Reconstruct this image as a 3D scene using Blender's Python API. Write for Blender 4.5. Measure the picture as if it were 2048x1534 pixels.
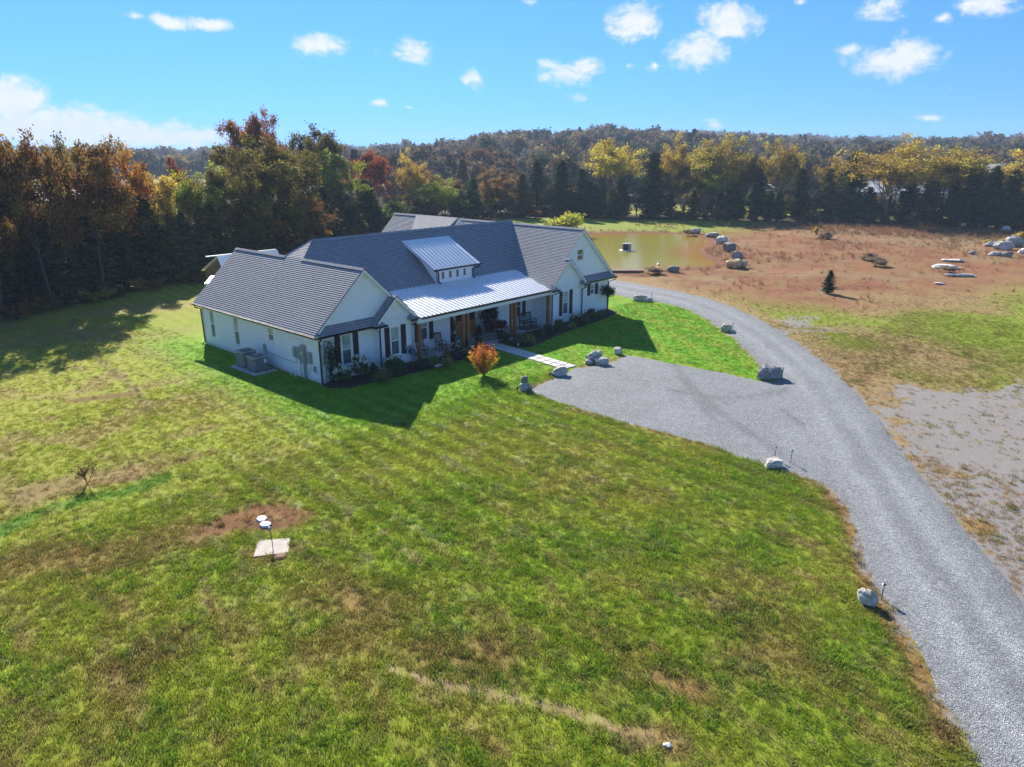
import bpy, bmesh, math, random
import numpy as np
from mathutils import Vector, Matrix, noise as mnoise

for o in list(bpy.data.objects): bpy.data.objects.remove(o)
SC = bpy.context.scene
COL = SC.collection
R = math.radians

# ------------------------------------------------------------------ camera
CAM = np.array([-22.64, -35.23, 12.9]); FPX = 1440.0; PITCH = R(17.67); YAW = R(48.2)
cam = bpy.data.cameras.new('camera'); camo = bpy.data.objects.new('camera', cam); COL.objects.link(camo)
camo.location = CAM; camo.rotation_euler = (math.pi/2 - PITCH, 0, -YAW)
cam.sensor_width = 36; cam.lens = FPX/2048*36; cam.clip_start = .2; cam.clip_end = 9000
SC.camera = camo
_fw = np.array([math.sin(YAW)*math.cos(PITCH), math.cos(YAW)*math.cos(PITCH), -math.sin(PITCH)])
_rt = np.array([math.cos(YAW), -math.sin(YAW), 0]); _up = np.cross(_rt, _fw)
def ray(x, y): return _fw + _rt*(x-1024)/FPX - _up*(y-767)/FPX
def g(x, y, z=0.0):                       # the ground point (height z) seen at a pixel of the 2048 px photograph
    d = ray(x, y); t = (z-CAM[2])/d[2]; p = CAM+d*t; return (float(p[0]), float(p[1]))
def gp(pts): return np.array([g(*p) for p in pts])
def zat(x, y, dist):                      # height of the ray at a horizontal distance
    d = ray(x, y); return CAM[2]+d[2]*dist/math.hypot(d[0], d[1])
def bearing(x):                           # unit horizontal direction of a pixel column at the horizon
    d = ray(x, 308); L = math.hypot(d[0], d[1]); return np.array([d[0]/L, d[1]/L])

# ------------------------------------------------------------------ sun, sky, exposure
SUN_AZ, SUN_EL = R(27.2), R(31.8)         # azimuth from +Y towards +X
S = Vector((math.sin(SUN_AZ)*math.cos(SUN_EL), math.cos(SUN_AZ)*math.cos(SUN_EL), math.sin(SUN_EL)))
sl = bpy.data.lights.new('sun', 'SUN'); sl.energy = 4.6; sl.angle = R(.53); sl.color = (1, .93, .82)
so = bpy.data.objects.new('sun', sl); COL.objects.link(so); so.rotation_euler = (-S).to_track_quat('-Z', 'Y').to_euler()
so.location = (20, 30, 60)
SC.view_settings.view_transform = 'Standard'; SC.view_settings.look = 'None'
SC.view_settings.exposure = 1.25; SC.view_settings.gamma = 1
try: SC.view_settings.use_curve_mapping = False
except Exception: pass

W = bpy.data.worlds.new('World'); SC.world = W; W.use_nodes = True
def build_world():
    nt = W.node_tree; N = nt.nodes; L = nt.links; N.clear()
    def nd(t, **k):
        n = N.new(t)
        for a, b in k.items(): setattr(n, a, b)
        return n
    def mth(op, a, b=None, c=None, clamp=False):
        n = nd('ShaderNodeMath', operation=op, use_clamp=clamp)
        for i, v in enumerate((a, b, c)):
            if v is None: continue
            if isinstance(v, (int, float)): n.inputs[i].default_value = v
            else: L.new(v, n.inputs[i])
        return n.outputs[0]
    sky = nd('ShaderNodeTexSky', sky_type='NISHITA', sun_disc=False)
    sky.sun_elevation = SUN_EL; sky.sun_rotation = SUN_AZ; sky.altitude = 200
    sky.air_density = 1.0; sky.dust_density = 0.0; sky.ozone_density = 4.0
    tc = nd('ShaderNodeTexCoord'); sep = nd('ShaderNodeSeparateXYZ'); L.new(tc.outputs['Generated'], sep.inputs[0])
    X, Y, Z = sep.outputs
    # clear upper air reaches down to the horizon: the sky model is read a little higher than the view direction
    lift = nd('ShaderNodeCombineXYZ'); L.new(X, lift.inputs[0]); L.new(Y, lift.inputs[1]); L.new(mth('MULTIPLY_ADD', mth('MAXIMUM', Z, 0.0), SKY_LIFT[0], SKY_LIFT[1]), lift.inputs[2])
    nrm = nd('ShaderNodeVectorMath', operation='NORMALIZE'); L.new(lift.outputs[0], nrm.inputs[0]); L.new(nrm.outputs[0], sky.inputs['Vector'])
    az = mth('ARCTAN2', X, Y); el = mth('ARCSINE', Z)
    comb = nd('ShaderNodeCombineXYZ'); L.new(az, comb.inputs[0]); L.new(el, comb.inputs[1])
    # wind-torn detail shared by all clouds
    mp = nd('ShaderNodeVectorMath', operation='MULTIPLY'); L.new(comb.outputs[0], mp.inputs[0]); mp.inputs[1].default_value = (1, 1.35, 1)
    def noise(scale, detail, rough, dist=0):
        n = nd('ShaderNodeTexNoise'); L.new(mp.outputs[0], n.inputs['Vector'])
        n.inputs['Scale'].default_value = scale; n.inputs['Detail'].default_value = detail
        n.inputs['Roughness'].default_value = rough; n.inputs['Distortion'].default_value = dist
        return n.outputs['Fac']
    n1 = noise(19, 8, .66, .35); n2 = noise(60, 6, .62, .4)
    wob = mth('ADD', mth('MULTIPLY', mth('SUBTRACT', n1, .5), 2.3), mth('MULTIPLY', mth('SUBTRACT', n2, .5), 1.1))
    # cumulus in view: photograph pixel of the centre, half sizes in pixels, thickness
    clouds = [(270,32,38,14,.75),(335,42,60,20,.9),(415,48,60,20,.9),(640,92,58,30,1),(752,102,26,18,.55),(833,100,42,32,1.05),(800,108,40,15,.6),
              (952,155,36,42,.7),(15,200,75,55,1.3),(60,250,120,46,1.25),(170,260,130,44,1.3),(290,268,110,32,1.2),(410,272,80,26,1.05),(120,300,160,22,.55),
              (1265,45,58,44,1.1),(1470,38,72,46,1.1),(1395,105,70,48,1.05),(1310,132,28,16,.8),(1130,150,90,42,.75),(1180,135,60,26,.8),(1100,130,50,26,.7),
              (1150,195,50,24,.5),(1775,8,60,38,1.05),(1890,35,28,16,.8),(1975,8,70,34,1.05),(1785,122,100,38,1.15),(1810,95,50,36,1.0),(1700,98,40,24,.7),
              (1860,236,46,12,.75),(1430,250,60,26,.55),(1520,255,50,22,.45),(760,205,36,14,.45),(820,215,30,9,.35),(1600,3,26,12,.6),(1055,4,30,16,.6),(1898,178,26,30,.35),(1255,132,30,16,.35)]
    best = None
    for x, y, rx, ry, th in clouds:
        d = ray(x, y); d = d/np.linalg.norm(d); a0 = math.atan2(d[0], d[1]); e0 = math.asin(d[2])
        d2 = ray(x+rx, y); ax = abs(math.atan2(d2[0], d2[1])-a0)
        d3 = ray(x, y-ry); d3 = d3/np.linalg.norm(d3); ey = abs(math.asin(d3[2])-e0)
        s1 = nd('ShaderNodeVectorMath', operation='SUBTRACT'); L.new(comb.outputs[0], s1.inputs[0]); s1.inputs[1].default_value = (a0, e0, 0)
        s2 = nd('ShaderNodeVectorMath', operation='MULTIPLY'); L.new(s1.outputs[0], s2.inputs[0]); s2.inputs[1].default_value = (1/ax, 1/ey, 0)
        s3 = nd('ShaderNodeVectorMath', operation='LENGTH'); L.new(s2.outputs[0], s3.inputs[0])
        v = mth('MULTIPLY_ADD', s3.outputs['Value'], -1.0, th)
        best = v if best is None else mth('MAXIMUM', best, v)
    # the rest of the sky carries the same scattered cumulus
    zc = mth('ADD', mth('MAXIMUM', Z, 0.0), .12)
    cp = nd('ShaderNodeCombineXYZ'); L.new(mth('DIVIDE', X, zc), cp.inputs[0]); L.new(mth('DIVIDE', Y, zc), cp.inputs[1])
    nf = nd('ShaderNodeTexNoise'); L.new(cp.outputs[0], nf.inputs['Vector']); nf.inputs['Scale'].default_value = 1.3; nf.inputs['Detail'].default_value = 2
    field = mth('MULTIPLY', mth('SUBTRACT', nf.outputs['Fac'], .60), 7.0)
    daz = mth('ABSOLUTE', mth('SUBTRACT', az, YAW))
    away = mth('MAXIMUM', mth('GREATER_THAN', daz, R(40)), mth('GREATER_THAN', el, R(16)))
    field = mth('SUBTRACT', field, mth('MULTIPLY', mth('SUBTRACT', 1.0, away), 9.0))
    dens = mth('ADD', mth('MAXIMUM', best, field), mth('MULTIPLY', wob, 1.0))
    mr = nd('ShaderNodeMapRange', interpolation_type='SMOOTHSTEP'); L.new(dens, mr.inputs['Value'])
    mr.inputs['From Min'].default_value = .0; mr.inputs['From Max'].default_value = .85
    alpha = mth('MULTIPLY', mr.outputs[0], .93)
    # cloud colour: fine noise varies it between white and a slightly greyer white
    cl = nd('ShaderNodeMix', data_type='RGBA'); L.new(mth('MULTIPLY', n2, 1.0), cl.inputs['Factor'])
    cl.inputs['A'].default_value = (4.0, 4.25, 4.65, 1); cl.inputs['B'].default_value = (5.4, 5.4, 5.4, 1)
    # the sky of the photograph is a deep azure
    tint = nd('ShaderNodeMix', data_type='RGBA', blend_type='MULTIPLY'); tint.inputs['Factor'].default_value = 1
    L.new(sky.outputs[0], tint.inputs['A']); tint.inputs['B'].default_value = SKY_TINT
    mix = nd('ShaderNodeMix', data_type='RGBA'); L.new(alpha, mix.inputs['Factor']); L.new(tint.outputs['Result'], mix.inputs['A']); L.new(cl.outputs['Result'], mix.inputs['B'])
    bg = nd('ShaderNodeBackground'); L.new(mix.outputs['Result'], bg.inputs['Color']); bg.inputs['Strength'].default_value = SKY_STRENGTH
    out = nd('ShaderNodeOutputWorld'); L.new(bg.outputs[0], out.inputs['Surface'])
SKY_TINT = (.37, .685, .96, 1); SKY_STRENGTH = .086; SKY_LIFT = (.9, .16)
build_world()

# ------------------------------------------------------------------ helpers
class MB:
    """collects polygons, becomes one mesh object"""
    def __init__(s): s.v = []; s.f = []; s.m = []; s.uv = {}
    def poly(s, pts, m=0, uv=None):
        i = len(s.v); s.v += [tuple(map(float, p)) for p in pts]; s.f.append(tuple(range(i, i+len(pts)))); s.m.append(m)
        if uv is not None: s.uv[len(s.f)-1] = uv
    def box(s, x0, x1, y0, y1, z0, z1, m=0):
        P = [(x0,y0,z0),(x1,y0,z0),(x1,y1,z0),(x0,y1,z0),(x0,y0,z1),(x1,y0,z1),(x1,y1,z1),(x0,y1,z1)]
        i = len(s.v); s.v += P
        for q in ((0,3,2,1),(4,5,6,7),(0,1,5,4),(1,2,6,5),(2,3,7,6),(3,0,4,7)): s.f.append(tuple(i+k for k in q)); s.m.append(m)
    def bbox(s, x0, x1, y0, y1, z0, z1, b=.02, m=0):      # box with chamfered vertical and top edges
        b = min(b, (x1-x0)/3, (y1-y0)/3, (z1-z0)/3)
        ring = lambda d: [(x0+d,y0,0),(x1-d,y0,0),(x1,y0+d,0),(x1,y1-d,0),(x1-d,y1,0),(x0+d,y1,0),(x0,y1-d,0),(x0,y0+d,0)]
        def at(r, z, ins=0):
            cx, cy = (x0+x1)/2, (y0+y1)/2
            return [(cx+(p[0]-cx)*(1-ins/((x1-x0)/2)), cy+(p[1]-cy)*(1-ins/((y1-y0)/2)), z) for p in r]
        rg = ring(b); A = at(rg, z0); B = at(rg, z1-b); C = at(rg, z1, b)
        s.loft([A, B, C], m, cap=True)
    def loft(s, rings, m=0, cap=False, closed=True):
        i = len(s.v); n = len(rings[0])
        for r in rings: s.v += [tuple(map(float, p)) for p in r]
        for k in range(len(rings)-1):
            for j in range(n if closed else n-1):
                a = i+k*n+j; b = i+k*n+(j+1) % n
                s.f.append((a, b, b+n, a+n)); s.m.append(m)
        if cap:
            s.f.append(tuple(i+j for j in reversed(range(n)))); s.m.append(m)
            s.f.append(tuple(i+(len(rings)-1)*n+j for j in range(n))); s.m.append(m)
    def prism(s, pts, d, m=0):             # polygon pushed along the vector d
        d = np.array(d, float); P = [np.array(p, float) for p in pts]; Q = [p+d for p in P]; n = len(P)
        nn = np.cross(P[1]-P[0], P[2]-P[0])
        if nn@d > 0: P, Q = Q, P
        s.poly(P, m); s.poly(Q[::-1], m)
        for k in range(n): s.poly([P[k], Q[k], Q[(k+1) % n], P[(k+1) % n]][::-1] , m)
    def tube(s, pts, rad, n=7, m=0, cap=True, flat=1.0):
        pts = [np.array(p, float) for p in pts]
        if not hasattr(rad, '__len__'): rad = [rad]*len(pts)
        rings = []; prev = None
        for k, p in enumerate(pts):
            t = pts[min(k+1, len(pts)-1)]-pts[max(k-1, 0)]; t = t/(np.linalg.norm(t)+1e-9)
            if prev is None:
                a = np.array([0, 0, 1.]) if abs(t[2]) < .9 else np.array([1., 0, 0])
                u = np.cross(t, a)
            else: u = prev-t*(prev@t)
            u = u/(np.linalg.norm(u)+1e-9); w = np.cross(t, u); prev = u
            rings.append([p+rad[k]*(math.cos(2*math.pi*j/n)*u+flat*math.sin(2*math.pi*j/n)*w) for j in range(n)])
        s.loft(rings, m, cap)
    def bar(s, a, b, w, h=None, m=0, up=(0,0,1)):         # rectangular bar between two points
        h = h or w; a = np.array(a, float); b = np.array(b, float); t = (b-a)/np.linalg.norm(b-a)
        u = np.cross(t, np.array(up, float))
        if np.linalg.norm(u) < 1e-4: u = np.cross(t, np.array([1., 0, 0]))
        u = u/np.linalg.norm(u); v = np.cross(u, t)
        f = lambda p: [p-u*w/2-v*h/2, p+u*w/2-v*h/2, p+u*w/2+v*h/2, p-u*w/2+v*h/2]
        s.loft([f(a), f(b)], m, True)
    def lathe(s, prof, c=(0,0,0), n=16, m=0):
        s.loft([[(c[0]+r*math.cos(2*math.pi*j/n), c[1]+r*math.sin(2*math.pi*j/n), c[2]+z) for j in range(n)] for r, z in prof], m, True)
    def obj(s, name, mats, parent=None, smooth=False, uvall=None):
        me = bpy.data.meshes.new(name); me.from_pydata(s.v, [], s.f)
        mats = mats if isinstance(mats, (list, tuple)) else [mats]
        for x in mats: me.materials.append(MAT[x] if isinstance(x, str) else x)
        if len(mats) > 1: me.polygons.foreach_set('material_index', s.m)
        if s.uv:
            ul = me.uv_layers.new(name='UVMap')
            for fi, uv in s.uv.items():
                p = me.polygons[fi]
                for k, li in enumerate(p.loop_indices): ul.data[li].uv = uv[k]
        if smooth: me.polygons.foreach_set('use_smooth', [True]*len(me.polygons))
        me.update()
        return link(name, me, parent)
def link(name, me, parent=None):
    o = bpy.data.objects.new(name, me); COL.objects.link(o)
    if parent is not None: o.parent = parent
    return o
def tag(o, label, cat, group=None):
    o['label'] = label; o['category'] = cat
    if group: o['group'] = group
    return o
def struct(o): o['kind'] = 'structure'; return o
def stuff(o, label=None):
    o['kind'] = 'stuff'
    if label: o['label'] = label
    return o
def thing(name, label, cat, loc=(0,0,0), rz=0, group=None):
    o = bpy.data.objects.new(name, None); COL.objects.link(o); o.empty_display_size = .3
    o.location = loc; o.rotation_euler = (0, 0, rz); return tag(o, label, cat, group)
def copy_tree(o, parent=None):
    c = o.copy(); COL.objects.link(c)
    if parent is not None: c.parent = parent
    for ch in o.children: copy_tree(ch, c)
    return c

# value noise on numpy arrays
def vnoise(x, y, seed=0):
    x = np.asarray(x, float); y = np.asarray(y, float)
    xi = np.floor(x).astype(np.int64); yi = np.floor(y).astype(np.int64); fx = x-xi; fy = y-yi
    fx = fx*fx*(3-2*fx); fy = fy*fy*(3-2*fy)
    def h(a, b):
        n = (a*374761393+b*668265263+seed*974634777) & 0x7fffffff
        n = ((n ^ (n >> 13))*1274126177) & 0x7fffffff
        return ((n ^ (n >> 16)) & 0xffff)/65535.0
    return (h(xi, yi)*(1-fx)+h(xi+1, yi)*fx)*(1-fy)+(h(xi, yi+1)*(1-fx)+h(xi+1, yi+1)*fx)*fy
def fbm(x, y, seed=0, oct=4, gain=.5):
    t = 0; a = 1; n = 0
    for k in range(oct): t = t+a*vnoise(x*2**k, y*2**k, seed+k*17); n += a; a *= gain
    return t/n
def sst(a, b, x): t = np.clip((x-a)/(b-a), 0, 1); return t*t*(3-2*t)
def inside(poly, x, y):
    c = np.zeros(np.shape(x), bool); n = len(poly)
    for i in range(n):
        x0, y0 = poly[i]; x1, y1 = poly[i-1]
        if y0 == y1: continue
        k = ((y0 > y) != (y1 > y)) & (x < (x1-x0)*(y-y0)/(y1-y0)+x0)
        c ^= k
    return c
def dist_line(pts, x, y, closed=False):
    d = np.full(np.shape(x), 1e9); n = len(pts)
    for i in range(n if closed else n-1):
        a = np.array(pts[i]); b = np.array(pts[(i+1) % n]); ab = b-a
        t = np.clip(((x-a[0])*ab[0]+(y-a[1])*ab[1])/(ab@ab+1e-9), 0, 1)
        d = np.minimum(d, np.hypot(x-a[0]-t*ab[0], y-a[1]-t*ab[1]))
    return d
def sdist(poly, x, y): d = dist_line(poly, x, y, True); return np.where(inside(poly, x, y), -d, d)
def resample(pts, step):
    pts = [np.array(p, float) for p in pts]; out = [pts[0]]
    for a, b in zip(pts[:-1], pts[1:]):
        n = max(1, int(np.linalg.norm(b-a)/step))
        out += [a+(b-a)*(k+1)/n for k in range(n)]
    return np.array(out)
def smooth_line(pts, it=2):                # Chaikin
    pts = [np.array(p, float) for p in pts]
    for _ in range(it):
        q = [pts[0]]
        for a, b in zip(pts[:-1], pts[1:]): q += [a*.75+b*.25, a*.25+b*.75]
        pts = q+[pts[-1]]
    return np.array(pts)

# ------------------------------------------------------------------ materials
MAT = {}
class NT:
    def __init__(s, name):
        m = bpy.data.materials.new(name); m.use_nodes = True; MAT[name] = m; s.m = m
        s.t = m.node_tree; s.N = s.t.nodes; s.L = s.t.links; s.N.clear()
        s.out = s.n('ShaderNodeOutputMaterial')
    def n(s, t, **k):
        x = s.N.new(t)
        for a, b in k.items(): setattr(x, a, b)
        return x
    def set(s, sock, v):
        if hasattr(v, 'is_linked') or hasattr(v, 'links'): s.L.new(v, sock)
        else: sock.default_value = v
    def math(s, op, *a, clamp=False):
        x = s.n('ShaderNodeMath', operation=op, use_clamp=clamp)
        for i, v in enumerate(a): s.set(x.inputs[i], v)
        return x.outputs[0]
    def noise(s, scale, detail=4, rough=.55, vec=None, dist=0):
        x = s.n('ShaderNodeTexNoise'); x.inputs['Scale'].default_value = scale; x.inputs['Detail'].default_value = detail
        x.inputs['Roughness'].default_value = rough; x.inputs['Distortion'].default_value = dist
        if vec is not None: s.L.new(vec, x.inputs['Vector'])
        return x.outputs['Fac']
    def voro(s, scale, vec=None, out='Color'):
        x = s.n('ShaderNodeTexVoronoi'); x.inputs['Scale'].default_value = scale
        if vec is not None: s.L.new(vec, x.inputs['Vector'])
        return x.outputs[out]
    def pos(s): return s.n('ShaderNodeNewGeometry').outputs['Position']
    def objc(s): return s.n('ShaderNodeTexCoord').outputs['Object']
    def ramp(s, fac, stops):
        x = s.n('ShaderNodeValToRGB'); e = x.color_ramp.elements
        while len(e) < len(stops): e.new(.5)
        for k, (p, c) in enumerate(stops): e[k].position = p; e[k].color = (*c, 1) if len(c) == 3 else c
        s.L.new(fac, x.inputs[0]); return x.outputs['Color']
    def mix(s, f, a, b, mode='MIX'):
        x = s.n('ShaderNodeMix', data_type='RGBA', blend_type=mode); s.set(x.inputs['Factor'], f)
        for k, v in (('A', a), ('B', b)):
            if isinstance(v, tuple): v = (*v, 1) if len(v) == 3 else v
            s.set(x.inputs[k], v)
        return x.outputs['Result']
    def rng(s, v, a, b, c, d):
        x = s.n('ShaderNodeMapRange'); s.set(x.inputs['Value'], v)
        for k, q in zip(('From Min', 'From Max', 'To Min', 'To Max'), (a, b, c, d)): x.inputs[k].default_value = q
        return x.outputs[0]
    def scaled(s, v, k):                  # multiply a colour by a float socket
        x = s.n('ShaderNodeVectorMath', operation='SCALE'); s.L.new(v, x.inputs[0]); s.set(x.inputs['Scale'], k); return x.outputs[0]
    def attr(s, name, kind='GEOMETRY'): return s.n('ShaderNodeAttribute', attribute_name=name, attribute_type=kind)
    def bump(s, h, strength=.5, dist=.02):
        x = s.n('ShaderNodeBump'); x.inputs['Strength'].default_value = strength; x.inputs['Distance'].default_value = dist; s.L.new(h, x.inputs['Height']); return x.outputs[0]
    def principled(s, col, rough=.7, metal=0, spec=.4, normal=None):
        p = s.n('ShaderNodeBsdfPrincipled')
        if isinstance(col, tuple): col = (*col, 1) if len(col) == 3 else col
        s.set(p.inputs['Base Color'], col); s.set(p.inputs['Roughness'], rough); p.inputs['Metallic'].default_value = metal
        p.inputs['Specular IOR Level'].default_value = spec
        if normal is not None: s.L.new(normal, p.inputs['Normal'])
        s.L.new(p.outputs[0], s.out.inputs['Surface']); return p
    def leafy(s, col, trans=.4, rough=.5, gloss=.06):
        d = s.n('ShaderNodeBsdfDiffuse'); t = s.n('ShaderNodeBsdfTranslucent'); gl = s.n('ShaderNodeBsdfGlossy')
        s.L.new(col, d.inputs[0]); s.L.new(col, t.inputs[0]); gl.inputs['Roughness'].default_value = rough; gl.inputs[0].default_value = (.9, .95, .9, 1)
        a = s.n('ShaderNodeMixShader'); a.inputs[0].default_value = trans; s.L.new(d.outputs[0], a.inputs[1]); s.L.new(t.outputs[0], a.inputs[2])
        b = s.n('ShaderNodeMixShader'); b.inputs[0].default_value = gloss; s.L.new(a.outputs[0], b.inputs[1]); s.L.new(gl.outputs[0], b.inputs[2])
        s.L.new(b.outputs[0], s.out.inputs['Surface'])

def simple(name, col, rough=.6, var=.12, scale=6, metal=0, spec=.4, bump=0, bscale=40, detail=5):
    t = NT(name); v = t.objc()
    n = t.noise(scale, detail, .6, v)
    c = t.scaled(t.mix(0, col, col), t.rng(n, .25, .75, 1-var, 1+var))
    nb = t.bump(t.noise(bscale, 4, .6, v), bump, .01) if bump else None
    t.principled(c, t.rng(n, .2, .8, max(rough-.08, .02), min(rough+.08, 1)), metal, spec, nb)

def make_materials():
    # painted brick: fine courses in relief under white paint
    t = NT('white_brick'); p = t.pos(); sp = t.n('ShaderNodeSeparateXYZ'); t.L.new(p, sp.inputs[0])
    cb = t.n('ShaderNodeCombineXYZ'); t.L.new(t.math('ADD', sp.outputs[0], sp.outputs[1]), cb.inputs[0]); t.L.new(sp.outputs[2], cb.inputs[1])
    br = t.n('ShaderNodeTexBrick'); t.L.new(cb.outputs[0], br.inputs['Vector']); br.inputs['Scale'].default_value = 1
    br.inputs['Brick Width'].default_value = .21; br.inputs['Row Height'].default_value = .072; br.inputs['Mortar Size'].default_value = .006; br.inputs['Mortar Smooth'].default_value = .6
    br.inputs['Color1'].default_value = (.88, .885, .89, 1); br.inputs['Color2'].default_value = (.93, .93, .93, 1); br.inputs['Mortar'].default_value = (.86, .865, .87, 1)
    n = t.noise(1.3, 6, .65, p); c = t.scaled(br.outputs['Color'], t.rng(n, .3, .75, .92, 1.03))
    low = t.rng(sp.outputs[2], 0, .35, .0, 1.0); low = t.math('ADD', low, t.rng(t.noise(5, 4, .6, p), .3, .7, -.3, .3), clamp=True)
    c = t.mix(low, (.60, .53, .46), c)    # splashed clay at the foot of the wall
    t.principled(c, .62, 0, .3, t.bump(br.outputs['Fac'], -.5, .006))
    t = NT('white_siding'); p = t.pos(); sp = t.n('ShaderNodeSeparateXYZ'); t.L.new(p, sp.inputs[0])
    fr = t.math('FRACT', t.math('DIVIDE', sp.outputs[2], .18)); n = t.noise(2.2, 5, .6, p)
    t.principled(t.scaled(t.mix(0, (.91, .915, .92), (1, 1, 1)), t.rng(n, .3, .7, .95, 1.02)), .5, 0, .35, t.bump(fr, .6, .015))
    simple('white_trim', (.84, .84, .83), .42, .05, 3)
    simple('soffit', (.78, .78, .76), .6, .05, 3)
    # architectural shingles: tab to tab variation and a dark band painted in for each course's shadow line
    t = NT('shingle'); uv = t.n('ShaderNodeTexCoord').outputs['UV']
    br = t.n('ShaderNodeTexBrick'); t.L.new(uv, br.inputs['Vector']); br.inputs['Scale'].default_value = 1
    br.offset_frequency = 2; br.inputs['Brick Width'].default_value = .33; br.inputs['Row Height'].default_value = .145; br.inputs['Mortar Size'].default_value = 0
    br.inputs['Color1'].default_value = (.31, .318, .34, 1); br.inputs['Color2'].default_value = (.36, .367, .385, 1); br.inputs['Bias'].default_value = 0
    sp = t.n('ShaderNodeSeparateXYZ'); t.L.new(uv, sp.inputs[0])
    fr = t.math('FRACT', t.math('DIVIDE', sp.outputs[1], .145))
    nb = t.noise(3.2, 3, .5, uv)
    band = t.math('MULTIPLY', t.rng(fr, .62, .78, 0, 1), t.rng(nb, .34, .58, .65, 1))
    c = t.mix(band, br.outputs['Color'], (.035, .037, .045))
    n = t.noise(.35, 5, .6, uv); n3 = t.noise(60, 3, .6, uv)
    c = t.scaled(c, t.math('MULTIPLY', t.rng(n, .3, .7, .94, 1.06), t.rng(n3, .3, .7, .9, 1.1)))
    t.principled(c, .85, 0, .3, t.bump(n3, .3, .004))
    simple('metal_roof', (.82, .83, .84), .42, .04, 1.5, .22, .5)
    simple('black_metal', (.012, .011, .011), .35, .2, 4, 0, .5)
    simple('shutter', (.016, .013, .012), .5, .25, 5, 0, .4)
    t = NT('cedar_wood'); v = t.objc(); m = t.n('ShaderNodeMapping'); t.L.new(v, m.inputs[0]); m.inputs['Scale'].default_value = (14, 14, 1.2)
    n = t.noise(2.5, 6, .65, m.outputs[0], 1.2)
    t.principled(t.ramp(n, [(.25, (.16, .055, .018)), (.55, (.33, .12, .04)), (.8, (.44, .19, .07))]), .5, 0, .4, t.bump(n, .2, .005))
    simple('door_wood', (.50, .19, .055), .4, .2, 3)
    simple('chair_wood', (.10, .045, .022), .45, .25, 6)
    simple('black_paint', (.015, .015, .016), .4, .2, 6)
    # glazing
    t = NT('glass_blind'); p = t.objc(); t.principled(t.mix(t.rng(t.noise(2, 3, .5, p), .35, .65, 0, 1), (.30, .36, .33), (.44, .49, .45)), .06, 0, .5)
    t = NT('glass_screen'); p = t.objc(); t.principled(t.mix(t.rng(t.noise(3, 3, .5, p), .35, .65, 0, 1), (.085, .10, .115), (.15, .165, .18)), .16, 0, .4)
    t = NT('glass_dark'); p = t.objc(); t.principled(t.mix(t.noise(3, 3, .5, p), (.018, .022, .026), (.05, .055, .055)), .05, 0, .6)
    t = NT('glass_amber'); p = t.objc(); t.principled(t.mix(t.noise(3, 3, .5, p), (.16, .11, .06), (.30, .22, .13)), .1, 0, .5)
    simple('concrete', (.42, .41, .39), .85, .12, 2.5, bump=.15)
    simple('porch_concrete', (.40, .41, .42), .8, .1, 2, bump=.1)
    simple('paver', (.56, .545, .50), .85, .1, 3, bump=.15)
    simple('paver_joint', (.028, .024, .020), .95, .3, 8)
    simple('slab_concrete', (.44, .395, .335), .9, .25, 3.5, bump=.4)
    simple('mulch', (.016, .012, .010), .95, .5, 14, bump=.9, bscale=22)
    simple('hvac_case', (.30, .31, .33), .45, .06, 3, .3)
    simple('hvac_louver', (.17, .18, .20), .5, .1, 3, .3)
    simple('box_grey', (.30, .34, .345), .5, .06, 3, .2)
    simple('pipe_white', (.75, .75, .73), .5, .08, 4)
    simple('brown_plank', (.19, .12, .075), .75, .25, 5)
    simple('urn', (.018, .014, .018), .35, .2, 5)
    simple('rug_black', (.02, .02, .022), .9, .2, 20); simple('rug_white', (.66, .66, .65), .9, .08, 20)
    simple('blue_cap', (.02, .05, .16), .4, .2, 9); simple('grey_hose', (.09, .12, .16), .5, .15, 8)
    simple('lamp_glass', (.72, .70, .60), .3, .1, 8); simple('white_plastic', (.78, .78, .77), .45, .08, 6)
    simple('brown_lid', (.17, .075, .03), .8, .3, 5)
    # bark
    t = NT('bark'); v = t.objc(); m = t.n('ShaderNodeMapping'); t.L.new(v, m.inputs[0]); m.inputs['Scale'].default_value = (5, 5, .9)
    n = t.noise(3, 6, .7, m.outputs[0]); t.principled(t.ramp(n, [(.3, (.030, .024, .020)), (.6, (.085, .072, .060)), (.85, (.17, .155, .135))]), .9, 0, .2, t.bump(n, .7, .03))
    t = NT('bark_pale'); v = t.objc(); n = t.noise(2, 6, .7, v); t.principled(t.ramp(n, [(.3, (.10, .088, .078)), (.7, (.24, .215, .19))]), .9, 0, .2)
    # foliage: the colour of a plant comes from its object colour, clumps and leaves vary round it
    def leaf(name, trans, gloss, src, vv=(.6, 1.4, .65, 1.35)):
        t = NT(name)
        base = t.n('ShaderNodeObjectInfo').outputs['Color'] if src == 'obj' else t.attr('tint', 'INSTANCER').outputs['Color']
        cv = t.attr('cv').outputs['Fac']; lv = t.attr('lv').outputs['Fac']
        hsv = t.n('ShaderNodeHueSaturation'); t.L.new(base, hsv.inputs['Color'])
        t.L.new(t.rng(cv, 0, 1, .472, .528), hsv.inputs['Hue']); t.L.new(t.rng(lv, 0, 1, .8, 1.1), hsv.inputs['Saturation'])
        v = t.math('MULTIPLY', t.rng(cv, 0, 1, vv[0], vv[1]), t.rng(lv, 0, 1, vv[2], vv[3])); t.L.new(v, hsv.inputs['Value'])
        t.leafy(hsv.outputs[0], trans, .45, gloss)
    leaf('leaves', .50, .008, 'obj'); leaf('needles', .25, .01, 'obj'); leaf('forest_leaves', .30, 0, 'inst', (.75, 1.25, .82, 1.18))
    t = NT('petals'); t.leafy(t.mix(t.attr('lv').outputs['Fac'], (.62, .60, .50), (.80, .79, .70)), .3, .5, .03)
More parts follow.
